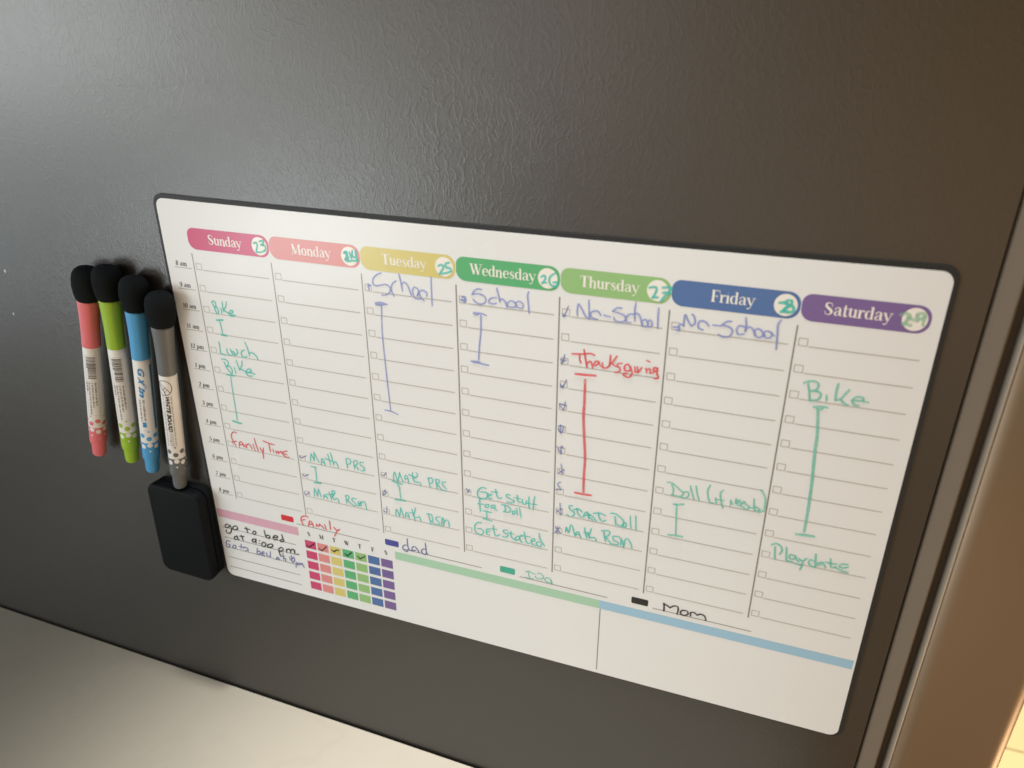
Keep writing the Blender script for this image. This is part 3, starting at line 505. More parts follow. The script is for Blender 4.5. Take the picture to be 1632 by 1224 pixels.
 ('thu_thanks', 'R', 1.10, [[(262.3,-63.4),(268.3,-62.7),(272.1,-61.8),(274.7,-62.4)],[(266.6,-63.2),(266.7,-66.0),(267.4,-67.9)],[(268.8,-60.0),(269.7,-64.3),(270.9,-70.2)],[(270.5,-68.2),(272.3,-66.3),(273.5,-67.7),(273.9,-69.7)],[(276.8,-65.6),(275.3,-65.9),(274.6,-68.0),(275.8,-68.2),(277.2,-66.0)],[(276.8,-65.8),(278.4,-68.2)],[(279.0,-66.1),(279.5,-68.8)],[(279.2,-68.9),(281.4,-68.7),(283.2,-66.7)],[(283.2,-61.1),(283.1,-64.7),(282.8,-67.5)],[(286.5,-61.2),(284.5,-64.8),(283.1,-66.3)],[(284.2,-65.7),(286.6,-67.3)],[(289.4,-64.9),(287.2,-65.4),(287.3,-66.8),(288.8,-68.2),(288.2,-69.9),(286.0,-70.6)],[(293.9,-66.6),(292.7,-64.8),(290.9,-66.3),(291.4,-68.6),(294.0,-68.2),(294.2,-66.1)],[(294.1,-66.6),(295.2,-69.6),(293.5,-72.2),(290.9,-71.5),(290.5,-70.7),(292.3,-70.0)],[(296.4,-65.8),(296.7,-68.1)],[(297.8,-65.6),(298.4,-68.3),(300.0,-65.6)],[(296.6,-68.6),(298.4,-68.7)],[(302.2,-65.7),(302.7,-68.0)],[(303.0,-66.4),(304.3,-65.7),(304.5,-68.1)],[(308.2,-64.8),(306.4,-64.6),(306.2,-66.6),(308.3,-65.9)],[(307.9,-64.8),(308.1,-67.9),(309.0,-70.1),(306.9,-70.7)],[(304.5,-68.1),(306.3,-67.4)],[(302.4,-61.2),(303.7,-61.7)]]),
 ('thu_thanks', 'R', 1.50, [[(264.6,-74.8),(268.8,-74.6),(275.7,-74.1)]]),
 ('thu_thanks', 'R', 1.50, [[(270.1,-77.4),(270.3,-89.4),(270.2,-99.8),(271.2,-113.2),(272.2,-126.0),(272.0,-137.2),(272.2,-148.6)],[(267.2,-150.2),(271.8,-150.2),(276.8,-149.9)]]),
 ('thu_ticks', 'P', 0.90, [[(256.6,-41.4),(257.4,-42.8)],[(257.4,-42.8),(259.4,-37.0)],[(256.6,-42.9),(258.1,-42.3)],[(256.2,-67.5),(257.8,-68.5)],[(257.8,-68.5),(258.3,-64.4)],[(256.7,-69.5),(259.3,-67.5)],[(257.4,-67.0),(256.7,-70.3)]]),
 ('thu_ticks', 'P', 0.90, [[(256.4,-82.2),(257.7,-84.4)],[(257.7,-84.4),(259.8,-79.3)],[(256.4,-84.0),(258.4,-82.7)]]),
 ('thu_ticks', 'P', 0.90, [[(256.3,-95.0),(258.7,-97.9)],[(258.7,-97.9),(259.6,-92.6)],[(256.2,-94.3),(260.0,-95.1)],[(256.0,-108.4),(259.0,-108.2),(257.8,-112.6),(256.0,-109.9)],[(257.3,-107.4),(257.4,-111.9)],[(255.6,-121.9),(258.2,-126.0)],[(258.2,-126.0),(258.1,-121.0),(259.5,-122.2)],[(257.1,-136.8),(259.3,-138.8)],[(259.3,-138.8),(258.4,-132.6)],[(256.8,-139.3),(259.9,-136.3)],[(255.4,-150.9),(258.9,-150.1)],[(258.9,-150.1),(256.7,-146.6),(258.4,-145.0)],[(256.5,-164.8),(259.4,-167.4)],[(259.4,-167.4),(258.5,-159.7)],[(256.5,-166.4),(259.7,-163.2)],[(256.0,-176.8),(259.5,-181.1)],[(259.0,-176.5),(255.8,-181.6)],[(257.5,-176.4),(257.3,-181.6)]]),
 ('thu_doll', 'T', 1.00, [[(266.2,-159.7),(264.2,-160.2),(264.6,-162.5),(266.9,-163.7),(267.4,-165.8),(265.9,-167.0)],[(262.9,-166.4),(264.4,-167.4)],[(268.7,-160.7),(269.6,-164.4),(271.9,-166.4)],[(266.9,-162.2),(269.8,-161.1),(272.1,-162.7)],[(273.0,-166.2),(273.3,-163.9),(275.0,-161.8),(275.9,-164.6),(276.3,-166.2)],[(273.0,-165.3),(275.9,-163.7)],[(276.3,-166.2),(276.6,-163.1)],[(274.3,-162.4),(278.1,-164.1),(280.8,-166.9)],[(275.9,-165.0),(279.0,-166.9)],[(281.6,-160.6),(282.5,-164.3),(284.4,-166.2),(286.2,-165.1)],[(278.7,-162.0),(282.7,-161.0),(286.0,-161.9)],[(291.4,-161.3),(291.9,-163.7),(292.3,-166.6)],[(288.8,-159.5),(291.7,-159.3),(295.4,-161.6),(297.0,-164.2),(295.7,-166.7),(292.5,-166.2)],[(296.7,-164.3),(296.1,-166.6),(297.6,-167.1),(298.5,-165.1),(297.4,-163.7)],[(300.2,-158.7),(301.2,-167.0)],[(303.4,-157.9),(304.2,-167.6)]]),
 ('thu_rsm', 'T', 1.00, [[(262.5,-179.3),(262.8,-175.7),(264.1,-179.0),(264.8,-177.9),(265.4,-173.7),(266.6,-174.3),(267.8,-178.5),(268.3,-180.6)],[(268.7,-180.5),(269.0,-178.2),(270.5,-177.4),(271.3,-179.4),(272.1,-181.0)],[(268.6,-179.6),(271.3,-178.9)],[(274.0,-173.4),(274.6,-176.8),(275.9,-180.4)],[(273.8,-176.5),(277.5,-176.5)],[(278.1,-172.8),(277.2,-176.1),(275.7,-177.8)],[(276.9,-178.0),(277.7,-179.5),(280.3,-178.9),(281.5,-181.2)],[(276.4,-176.7),(277.3,-180.1)],[(285.6,-173.5),(286.1,-176.5),(287.0,-179.8)],[(284.1,-173.0),(288.1,-172.0),(289.2,-173.5),(287.6,-176.1),(286.5,-176.4)],[(287.2,-177.1),(290.4,-180.7)],[(294.8,-174.7),(291.2,-175.2),(291.7,-177.7),(294.3,-178.8),(294.1,-180.6),(290.0,-180.8)],[(295.9,-180.2),(296.0,-175.7)],[(295.2,-175.1),(296.8,-177.3),(297.8,-181.5)],[(297.8,-181.0),(298.5,-175.5),(300.3,-175.1),(301.9,-177.7),(302.8,-180.6)]]),
 ('fri_school', 'B', 1.10, [[(319.1,-39.9),(319.1,-35.0),(319.6,-34.1),(321.0,-36.8),(322.8,-39.4)],[(322.8,-39.4),(324.5,-37.5),(323.8,-34.4),(322.6,-33.3)],[(331.3,-38.3),(329.6,-36.5),(327.0,-36.2),(326.0,-37.8),(326.6,-40.1),(328.6,-40.7)],[(333.2,-37.6),(337.1,-37.5)],[(341.7,-34.5),(339.4,-35.0),(337.4,-37.0)],[(337.4,-37.0),(341.2,-37.7),(342.7,-39.5),(341.7,-42.1),(338.9,-43.1),(336.2,-42.1)],[(348.7,-36.7),(345.7,-36.3),(344.5,-38.5),(345.6,-40.8),(348.0,-40.2)],[(348.1,-31.8),(348.8,-35.9),(348.6,-38.7)],[(348.5,-38.0),(350.1,-36.3),(352.0,-37.1),(353.4,-40.1)],[(353.4,-40.1),(352.8,-37.8),(354.8,-36.7),(356.8,-38.4),(356.7,-40.4),(354.6,-41.1),(353.2,-39.7)],[(357.7,-39.9),(357.4,-37.9),(359.1,-37.3),(361.0,-38.2),(360.6,-40.3),(358.5,-40.8),(357.4,-39.1)],[(360.7,-38.3),(362.2,-39.3)],[(364.2,-30.9),(363.1,-33.2),(363.5,-38.3),(364.0,-45.8)],[(314.0,-41.2),(316.5,-41.1),(317.4,-42.6),(315.5,-42.4)],[(316.5,-40.7),(317.5,-39.1),(319.1,-39.9)]]),
 ('fri_doll', 'U', 1.05, [[(321.6,-132.8),(322.8,-135.9),(322.5,-139.3)],[(319.1,-131.7),(321.9,-131.8),(326.2,-135.1),(328.3,-137.0),(326.5,-139.3),(321.7,-139.2)],[(328.2,-136.1),(330.6,-135.5),(331.2,-137.8),(329.4,-139.6),(327.0,-139.7)],[(331.5,-131.3),(332.9,-135.5),(334.3,-139.4)],[(334.6,-130.9),(335.6,-134.9),(337.1,-139.8)],[(341.9,-128.5),(340.9,-131.8),(341.6,-136.3),(342.9,-139.4),(344.7,-139.4)],[(345.5,-135.9),(346.2,-139.1)],[(349.0,-130.2),(347.7,-132.1),(348.4,-136.7),(350.0,-141.5)],[(345.2,-136.9),(349.8,-136.6)],[(353.5,-138.8),(353.5,-135.5)],[(353.6,-136.4),(354.8,-138.0)],[(355.9,-136.3),(356.0,-134.0)],[(355.9,-136.8),(358.0,-135.4),(357.2,-134.6),(356.3,-136.3),(358.0,-138.2)],[(358.5,-136.2),(361.1,-135.6),(359.9,-134.9),(358.7,-137.6),(360.8,-139.0)],[(361.2,-136.5),(363.2,-137.4),(362.7,-139.0),(360.8,-139.4)],[(362.9,-138.0),(365.2,-137.9)],[(365.0,-131.9),(365.6,-136.4),(366.5,-139.5)],[(365.8,-136.8),(367.7,-137.3),(369.0,-138.4),(366.5,-139.0)],[(367.7,-125.8),(370.0,-128.9),(370.9,-133.3),(370.5,-138.5),(368.0,-139.6)],[(325.3,-144.9),(325.9,-153.6),(326.7,-165.3)]]),
 ('fri_doll', 'U', 1.40, [[(323.7,-145.0),(326.3,-144.7),(329.0,-143.8)],[(322.5,-166.1),(326.6,-165.6),(330.4,-165.4)]]),
 ('sat_bike', 'U', 1.20, [[(381.2,-61.6),(382.3,-65.8),(383.2,-70.3)],[(379.2,-61.5),(381.5,-60.2),(384.4,-60.0),(385.9,-61.4),(385.5,-63.8),(384.2,-64.9),(382.1,-65.4)],[(384.2,-64.9),(387.0,-65.3),(387.8,-66.9),(386.9,-69.1),(384.8,-70.0),(383.1,-70.2)],[(390.4,-66.4),(390.7,-69.0)],[(394.5,-59.4),(394.3,-63.7),(394.6,-68.3)],[(399.8,-61.7),(398.1,-64.8),(396.8,-67.1),(394.8,-68.3)],[(396.9,-67.4),(398.7,-69.4),(400.5,-69.9)],[(401.7,-67.1),(404.5,-66.9),(406.6,-66.3),(406.3,-64.9),(403.5,-65.1),(402.1,-67.0),(403.2,-69.2),(405.2,-69.4)],[(406.7,-66.8),(409.1,-67.0)],[(385.5,-73.5),(387.7,-72.9),(389.7,-72.7),(391.9,-72.9)],[(386.7,-74.0),(388.5,-74.3),(389.8,-73.4)]]),
 ('sat_bike', 'U', 1.60, [[(387.7,-74.6),(389.5,-87.6),(390.0,-97.6),(391.2,-112.3),(391.7,-120.8),(392.2,-132.9),(392.4,-146.3)],[(388.7,-148.9),(393.2,-148.5),(397.6,-148.2)]]),
 ('sat_play', 'U', 1.20, [[(379.7,-159.6),(380.1,-163.6),(380.7,-167.6)],[(377.7,-158.7),(380.0,-157.3),(382.4,-158.5),(383.4,-161.1),(382.5,-163.8)],[(385.4,-158.5),(385.9,-162.9),(386.5,-167.3)],[(390.3,-162.6),(387.8,-162.8),(387.8,-164.9),(389.7,-165.2),(391.0,-163.2)],[(390.7,-163.3),(391.6,-165.1),(392.7,-166.0)],[(387.1,-166.9),(389.7,-167.2)],[(392.4,-164.0),(394.4,-165.1),(396.3,-163.0)],[(394.8,-165.4),(394.6,-168.0),(394.1,-171.0)],[(390.7,-167.8),(394.6,-168.0)],[(400.3,-159.1),(400.8,-163.0),(401.3,-167.4)],[(400.1,-163.6),(397.9,-163.4),(398.0,-166.2),(399.8,-167.4),(401.3,-167.0)],[(403.5,-163.5),(401.9,-164.8),(402.3,-165.9),(404.2,-164.1)],[(404.4,-163.2),(405.6,-165.0),(406.2,-166.5)],[(407.8,-159.9),(408.4,-163.4),(409.0,-165.3),(410.9,-165.2)],[(405.9,-162.8),(408.3,-163.0),(411.3,-162.6)],[(416.6,-161.5),(414.0,-161.9),(412.7,-163.4),(414.1,-164.3),(416.9,-163.1)],[(410.7,-164.4),(412.8,-165.8),(415.1,-166.5),(417.5,-166.6)]]),
 ('leg_family', 'R', 1.10, [[(79.6,-212.8),(76.7,-212.6),(73.9,-214.4),(73.3,-217.0),(74.0,-219.2),(74.9,-220.7)],[(73.9,-216.7),(76.5,-215.7)],[(78.8,-220.3),(79.8,-217.0),(80.9,-215.8),(82.3,-217.5),(82.9,-220.1)],[(79.2,-219.1),(82.2,-218.3)],[(85.1,-219.4),(85.7,-217.1)],[(85.7,-217.5),(87.0,-218.7),(88.4,-216.4)],[(87.9,-216.9),(90.0,-218.0),(91.3,-219.6)],[(92.1,-215.9),(93.1,-219.9)],[(96.4,-211.8),(96.5,-215.6),(96.6,-219.0)],[(99.3,-216.4),(101.2,-218.2),(102.3,-218.3)],[(103.9,-217.0),(101.5,-219.3),(99.2,-223.8)]]),
 ('leg_dad', 'N', 0.90, [[(155.3,-211.7),(155.3,-215.2),(155.6,-218.8),(156.7,-220.7)],[(154.4,-217.0),(152.7,-217.7),(151.4,-219.9),(152.4,-221.6),(154.4,-222.3),(155.3,-220.5)],[(160.8,-219.7),(158.7,-220.2),(158.4,-218.4),(159.8,-216.8),(161.4,-217.3),(162.7,-219.2),(163.5,-220.8)],[(156.7,-220.7),(158.7,-220.5)],[(168.4,-211.8),(168.7,-215.4),(168.9,-219.4),(169.9,-220.4)],[(168.2,-216.8),(166.2,-217.3),(165.2,-219.4),(166.3,-221.0),(168.2,-221.0),(168.9,-219.4)]]),
 ('leg_ida', 'U', 0.95, [[(237.4,-215.9),(240.4,-214.8)],[(239.2,-215.7),(240.3,-219.4)],[(237.4,-220.6),(242.9,-220.1)],[(240.4,-215.7),(244.4,-216.1)],[(245.3,-215.1),(247.7,-214.8),(249.5,-216.8),(248.4,-218.6),(245.3,-219.1),(243.8,-218.0)],[(250.2,-218.4),(251.3,-217.0),(253.7,-217.1),(254.7,-220.0),(252.3,-220.4),(250.2,-218.8)],[(254.4,-218.0),(255.2,-220.5)]]),
 ('leg_mom', 'K', 1.05, [[(324.3,-215.3),(324.7,-218.2),(324.8,-221.1)],[(324.3,-215.7),(326.8,-216.7),(328.2,-217.6)],[(328.2,-217.6),(330.1,-215.7),(332.4,-215.5),(333.0,-217.9),(332.6,-221.1)],[(337.6,-216.9),(335.0,-217.7),(334.6,-220.1),(336.7,-220.8),(338.9,-219.2),(338.3,-217.2)],[(340.1,-217.5),(340.5,-220.0)],[(340.1,-217.9),(342.0,-216.9),(344.2,-218.4)],[(344.2,-218.4),(346.0,-217.0),(348.5,-218.0),(349.4,-220.8)]]),
 ('note_bed', 'K', 1.05, [[(9.9,-237.1),(7.5,-236.5),(5.6,-238.5),(6.9,-239.7),(9.7,-238.0),(10.5,-236.7)],[(10.1,-237.1),(11.2,-239.4),(9.7,-243.3),(7.4,-244.7),(5.6,-243.6),(6.2,-241.9)],[(15.1,-236.1),(12.8,-237.7),(12.7,-239.8),(15.0,-239.7),(16.8,-237.7),(16.1,-236.1),(14.9,-236.2)],[(24.6,-234.8),(24.9,-237.2),(25.3,-239.4)],[(23.1,-236.4),(27.6,-236.3)],[(31.8,-236.5),(29.8,-238.0),(30.0,-239.8),(32.1,-239.0),(32.6,-237.1),(31.5,-236.6)],[(40.3,-233.9),(40.5,-237.1),(41.1,-239.7)],[(41.0,-238.5),(43.2,-237.2),(44.5,-238.4),(43.2,-239.9),(41.3,-239.7)],[(47.2,-238.2),(50.4,-237.6),(51.1,-236.2),(48.9,-236.2),(47.1,-238.4),(48.1,-240.0),(50.7,-239.1)],[(55.1,-233.7),(55.4,-236.8),(56.2,-239.4)],[(55.2,-237.9),(53.1,-238.9),(53.2,-240.2),(55.9,-239.5)],[(15.0,-245.1),(12.7,-246.5),(12.0,-248.7),(14.1,-248.4)],[(15.0,-245.1),(15.3,-247.6),(16.4,-248.4)],[(18.8,-243.4),(19.5,-245.5),(19.8,-248.0)],[(17.3,-244.8),(21.2,-244.0)],[(31.3,-243.8),(29.2,-244.3),(27.9,-246.2),(29.2,-247.1),(31.3,-245.3),(31.5,-243.7)],[(31.5,-244.0),(31.1,-247.7)],[(34.3,-244.3),(34.8,-244.4)],[(33.7,-246.8),(34.1,-246.8)],[(38.5,-244.7),(36.3,-246.3),(36.4,-248.6),(38.5,-248.3),(39.8,-246.2),(38.5,-244.7)],[(43.9,-244.9),(41.8,-245.9),(41.0,-247.9),(42.9,-248.2),(45.4,-246.5),(45.4,-244.7),(43.7,-244.9)],[(50.4,-247.3),(50.6,-250.8),(51.4,-253.7)],[(50.7,-247.2),(53.1,-245.5),(54.4,-246.7),(52.6,-249.0),(50.6,-249.0)],[(57.2,-246.0),(57.0,-248.6)],[(57.3,-246.5),(59.5,-245.1),(60.5,-246.1),(60.5,-248.2)],[(60.8,-246.1),(62.9,-244.5),(64.0,-245.7),(63.8,-248.3)],[(65.8,-248.0),(67.3,-247.9)]]),
 ('note_ten', 'N', 0.90, [[(7.6,-251.9),(5.1,-251.8),(3.5,-254.8),(3.9,-257.9),(6.1,-257.0),(6.8,-255.0),(5.0,-255.0)],[(10.7,-254.5),(9.2,-256.0),(9.4,-257.5),(11.6,-256.7),(12.2,-254.7),(10.7,-254.5)],[(17.3,-251.8),(16.5,-256.2)],[(15.1,-254.4),(18.9,-254.2)],[(18.7,-255.6),(19.5,-253.8)],[(19.9,-254.2),(22.5,-254.1),(22.8,-256.6)],[(20.5,-256.7),(22.6,-256.1)],[(31.4,-251.7),(30.2,-257.8)],[(30.8,-255.5),(33.1,-253.9),(33.2,-256.5),(30.4,-257.7)],[(34.2,-256.2),(36.9,-255.0),(36.1,-253.6),(34.4,-256.7),(37.1,-257.0)],[(42.6,-251.9),(42.0,-257.2)],[(39.1,-253.9),(39.1,-256.4),(41.6,-256.3)],[(46.8,-258.0),(48.2,-255.3),(49.9,-257.2)],[(47.5,-257.1),(49.7,-256.7)],[(53.4,-250.1),(53.4,-256.8)],[(51.4,-253.7),(54.5,-252.9)],[(53.6,-255.1),(55.2,-254.7),(55.0,-257.6)],[(58.9,-252.2),(59.2,-255.2)],[(60.6,-250.7),(60.4,-255.4)],[(62.4,-251.8),(63.0,-254.2),(61.2,-256.7),(60.6,-254.3),(62.2,-251.6)],[(64.0,-256.0),(63.4,-260.3)],[(64.2,-256.4),(65.7,-256.0),(64.9,-257.8)],[(66.4,-257.4),(67.2,-255.6)],[(67.1,-256.2),(69.1,-255.6),(69.4,-257.1),(70.6,-258.5)],[(67.9,-256.9),(68.6,-255.7)]]),
 ('trk_black', 'K', 1.05, [[(75.2,-238.0),(77.1,-239.1)],[(77.1,-239.1),(81.7,-234.7)],[(85.1,-237.9),(87.2,-239.5)],[(87.2,-239.5),(91.2,-235.0)],[(95.4,-236.4),(97.2,-237.8)],[(97.2,-237.8),(99.2,-235.7),(101.2,-235.5)],[(105.8,-237.0),(107.7,-238.4)],[(107.7,-238.4),(111.2,-234.7)],[(116.0,-236.5),(117.6,-238.2)],[(117.6,-238.2),(121.7,-235.2)]]),
 ('trk_blue', 'N', 0.80, [[(126.0,-246.4),(127.9,-247.4)],[(127.9,-247.4),(131.8,-243.5)],[(135.0,-245.7),(137.1,-246.7)],[(137.1,-246.7),(142.0,-243.8)]]),
 ('date_sun', 'T', 1.20, [[(67.1,-21.8),(69.1,-21.2),(69.5,-23.2),(68.2,-26.6)],[(68.1,-27.1),(71.9,-26.7)],[(71.4,-20.3),(74.1,-19.6),(73.8,-21.4),(72.1,-22.3)],[(72.1,-22.3),(75.0,-22.7),(74.9,-25.0),(72.5,-26.4)]]),
 ('date_mon', 'T', 1.40, [[(127.7,-21.6),(129.3,-20.6),(129.6,-22.8),(128.3,-25.6),(131.2,-26.2)],[(128.2,-21.1),(130.4,-24.0),(129.2,-25.9)],[(133.3,-19.7),(133.0,-22.8),(134.9,-23.5)],[(135.3,-19.5),(135.5,-22.2),(136.2,-25.6)],[(131.7,-25.6),(136.2,-25.4)],[(131.2,-20.8),(132.4,-24.2)]]),
 ('date_tue', 'T', 1.30, [[(185.8,-23.0),(188.0,-22.1),(188.9,-23.8),(186.6,-27.2)],[(186.6,-27.4),(189.7,-26.7)],[(192.6,-20.5),(190.4,-21.2),(190.4,-23.2),(192.7,-23.6),(193.4,-25.1),(190.2,-26.6)]]),
 ('date_wed', 'T', 1.20, [[(244.3,-22.7),(246.0,-21.8),(246.7,-23.3),(245.4,-25.6),(244.8,-26.1)],[(244.8,-25.9),(247.4,-25.4)],[(251.6,-20.1),(249.5,-21.7),(248.7,-24.4),(250.1,-26.8),(252.7,-26.7),(253.1,-24.7),(250.9,-25.0)]]),
 ('date_thu', 'T', 1.30, [[(300.6,-22.1),(302.3,-21.5),(304.0,-21.7),(304.2,-23.1),(303.5,-25.3),(302.6,-27.0)],[(302.4,-27.0),(305.1,-26.6)],[(307.1,-21.3),(309.5,-20.9),(311.6,-20.9)],[(311.6,-21.0),(310.4,-22.9),(308.4,-25.7),(306.9,-28.1)],[(307.5,-23.9),(309.4,-23.6),(311.3,-23.9)]]),
 ('date_fri', 'T', 1.50, [[(362.2,-22.4),(364.9,-22.1),(366.3,-23.5),(363.8,-26.5)],[(363.4,-26.8),(366.2,-26.2)],[(367.3,-20.7),(365.4,-21.0),(365.2,-22.6),(368.2,-23.3),(369.0,-25.9),(365.8,-26.5),(365.0,-25.0),(367.6,-22.8),(367.5,-20.7)]]),
 ('date_sat', 'S', 1.70, [[(414.3,-21.7),(416.5,-20.8),(418.1,-22.2),(416.3,-26.1)],[(415.7,-25.6),(419.4,-26.2)],[(420.9,-20.8),(423.4,-20.0),(424.2,-21.9),(421.8,-22.7),(420.9,-20.8)],[(424.1,-21.4),(424.1,-25.5)],[(417.4,-22.8),(421.6,-23.8)]]),
]

LBL = {'sun_bike': 'teal note Bike under Sunday at 10 am', 'sun_lunch': 'teal note Lunch under Sunday', 'sun_bike2': 'teal note Bike under Sunday at 1 pm', 'sun_family': 'red note Family Time', 'mon_prs': 'teal note Math PRS under Monday', 'mon_ticks': 'ticks beside the Monday notes', 'mon_rsm': 'teal note Math RSM under Monday', 'tue_school': 'blue note School under Tuesday', 'tue_ticks': 'ticks beside the Tuesday notes', 'tue_prs': 'teal note Math PRS under Tuesday', 'tue_rsm': 'teal note Math RSM under Tuesday', 'wed_school': 'blue note School under Wednesday', 'wed_ticks': 'ticks beside the Wednesday notes', 'wed_stuff': 'teal note Get stuff for Doll', 'wed_started': 'teal note Get started', 'thu_school': 'blue note No-School under Thursday', 'thu_thanks': 'red note Thanksgiving with long bracket', 'thu_ticks': 'ticks down the Thursday column', 'thu_doll': 'teal note Start Doll', 'thu_rsm': 'teal note Math RSM under Thursday', 'fri_school': 'blue note No-School under Friday', 'fri_doll': 'teal note Doll if needed', 'sat_bike': 'teal note Bike under Saturday with long bracket', 'sat_play': 'teal note Playdate', 'leg_family': 'red word Family by the red swatch', 'leg_dad': 'blue word dad by the navy swatch', 'leg_ida': 'pale teal name by the teal swatch', 'leg_mom': 'black word mom by the black swatch', 'note_bed': 'black note go to bed at 9:00 pm', 'note_ten': 'blue note Go to bed at 10 pm', 'trk_black': 'black ticks in the tracker squares', 'trk_blue': 'blue ticks in the tracker squares', 'date_sun': 'teal date 23', 'date_mon': 'teal date 24', 'date_tue': 'teal date 25', 'date_wed': 'teal date 26', 'date_thu': 'teal date 27', 'date_fri': 'teal date 28', 'date_sat': 'pale teal date 29'}
for (key, col, wd, strokes) in INKDATA:
    pass
notes = {}
for (key, col, wd, strokes) in INKDATA: notes.setdefault((key, col), []).append((wd, strokes))
for (key, col), lst in notes.items():
    b = MB(); y = Y3
    for wd, strokes in lst:
        for st in strokes:
            p = smooth_pts([Vector((x*mm, z*mm)) for x, z in st])
            n = len(p); w = []
            for i in range(n):
                e = min(i, n-1-i)/max(1, n-1)
                w.append(wd*mm*(.86+.14*min(1, e*6))*(.94+.12*random.random()))
            ribbon(b, p, w, y, on_board, 6e-6); y -= 9e-6
    nm = 'tick_marks' if 'tick' in key or 'trk' in key else 'handwritten_date' if 'date' in key else 'handwritten_note'
    b.build(nm, INK[col], pl)['label'] = LBL[key]

# ================================================================== MARKERS
def make_marker(label, col, colname, x, z, lean, phase, deco):
    root = thing('dry_erase_marker', label, 'marker', ((x+1.0)*mm, YF-.0095, (z+.5)*mm), 'magnetic dry erase markers beside the planner')
    root.rotation_euler = (0, lean, 0)
    cm = mat(colname+'_plastic', col, .46, .4)
    RB = 5.75*mm
    b = MB(); lathe(b, [(t*mm, r*mm) for t, r in ((0, .6), (.15, 3.6), (.9, 5.9), (2.4, 7.5), (4.6, 8.6), (8, 9.2), (13, 9.2), (18, 8.5), (21.5, 7.6), (22.4, 7.2), (22.6, 6.4))], 44)
    b.build('eraser_tip', M['felt'], root, smooth=True)
    b = MB()
    seg = 48; rows = []
    for t, r in ((22.3, 6.45), (22.5, 6.95), (24, 6.9), (32, 6.35), (42, 5.98), (52, 5.86), (56.3, 5.9), (56.9, 5.86), (57.0, 5.5)):
        rows.append([(r*mm*(1-.018*abs(math.sin(4*2*math.pi*k/seg)))*math.sin(2*math.pi*k/seg), -r*mm*(1-.018*abs(math.sin(4*2*math.pi*k/seg)))*math.cos(2*math.pi*k/seg), -t*mm) for k in range(seg)])
    i = b.grid(rows, True); b.f.append(tuple(i+k for k in range(seg))); b.f.append(tuple(i+8*seg+k for k in reversed(range(seg))))
    b.build('cap', cm, root, smooth=True)
    b = MB(); lathe(b, [(56.6*mm, 5.3*mm), (56.9*mm, 5.55*mm), (57.3*mm, 5.7*mm), (90*mm, RB), (121.5*mm, RB)], 44, True, False)
    barrel = b.build('barrel', M['barrel'], root, smooth=True)
    b = MB(); lathe(b, [(t*mm, r*mm) for t, r in ((121.5, 5.75), (134, 5.78), (136.2, 5.6), (137.2, 4.95), (137.6, 4.78), (144, 4.65), (146.8, 4.45), (147.7, 4.0), (148.1, 3.2), (148.2, 1.5))], 44, False, True)
    plug = b.build('end_plug', cm, root, smooth=True)
    def put(t, a, off=0.0):
        """t along the barrel in mm, a round it in mm of arc, zero facing straight out"""
        ph = a/5.75; r = RB+.00006+off
        return (r*math.sin(ph), -r*math.cos(ph), -t*mm)
    def disc(mb, t, a, r, off=0.0):
        i = len(mb.v); mb.v.append(put(t, a, off)); n = 14
        for q in (.5, 1):
            for k in range(n): mb.v.append(put(t+r*q*math.cos(2*math.pi*k/n), a+r*q*math.sin(2*math.pi*k/n), off))
        for k in range(n):
            c = (k+1) % n
            mb.f.append((i, i+1+k, i+1+c)); mb.f.append((i+1+k, i+1+n+k, i+1+n+c, i+1+c))
    def rect(mb, t0, t1, a0, a1, off=0.0):
        na = max(1, int(abs(a1-a0)/.5)); nt = 1
        mb.grid([[put(t0+(t1-t0)*j/nt, a0+(a1-a0)*k/na, off) for k in range(na+1)] for j in range(nt+1)])
    def stroke(mb, pts, w, off=0.0):
        p = smooth_pts([Vector((u*mm, v*mm)) for u, v in pts]); ribbon(mb, p, [w*mm]*len(p), 0, lambda X, Z, yy: put(X/mm, Z/mm, off), 0)
    # the dotted colour change towards the end plug
    b = MB(); c = MB()
    per = 2*math.pi*5.75/4
    for k in range(4):
        a = (k+phase)*per
        disc(b, 115.7, a, 1.8); disc(c, 124.7, a, 1.75)
        a2 = a+per/2
        disc(b, 112.0, a2, .65); disc(b, 118.0, a2, 1.8); disc(c, 123.3, a2+.2, 1.75); disc(c, 128.2, a2, .65)
        disc(c, 130.8, a+.6, .3)
    b.build('dot_pattern', cm, barrel); c.build('dot_pattern', M['barrel'], plug)
    deco(barrel, put, disc, rect, stroke, cm)
    return root
def tiny_text(mb, rect, t0, t1, a, h, rnd):
    t = t0
    while t < t1:
        n = rnd.randint(2, 7)
        for _ in range(n):
            if t > t1: break
            w = rnd.choice((.28, .34, .42)); hh = h*rnd.choice((.7, .7, .7, 1)); rect(mb, t, t+w, a-h/2, a-h/2+hh); 
            if rnd.random() < .5: rect(mb, t+w, t+w+.22, a-h/2, a-h/2+.25*h)
            t += w+.26
        t += .55
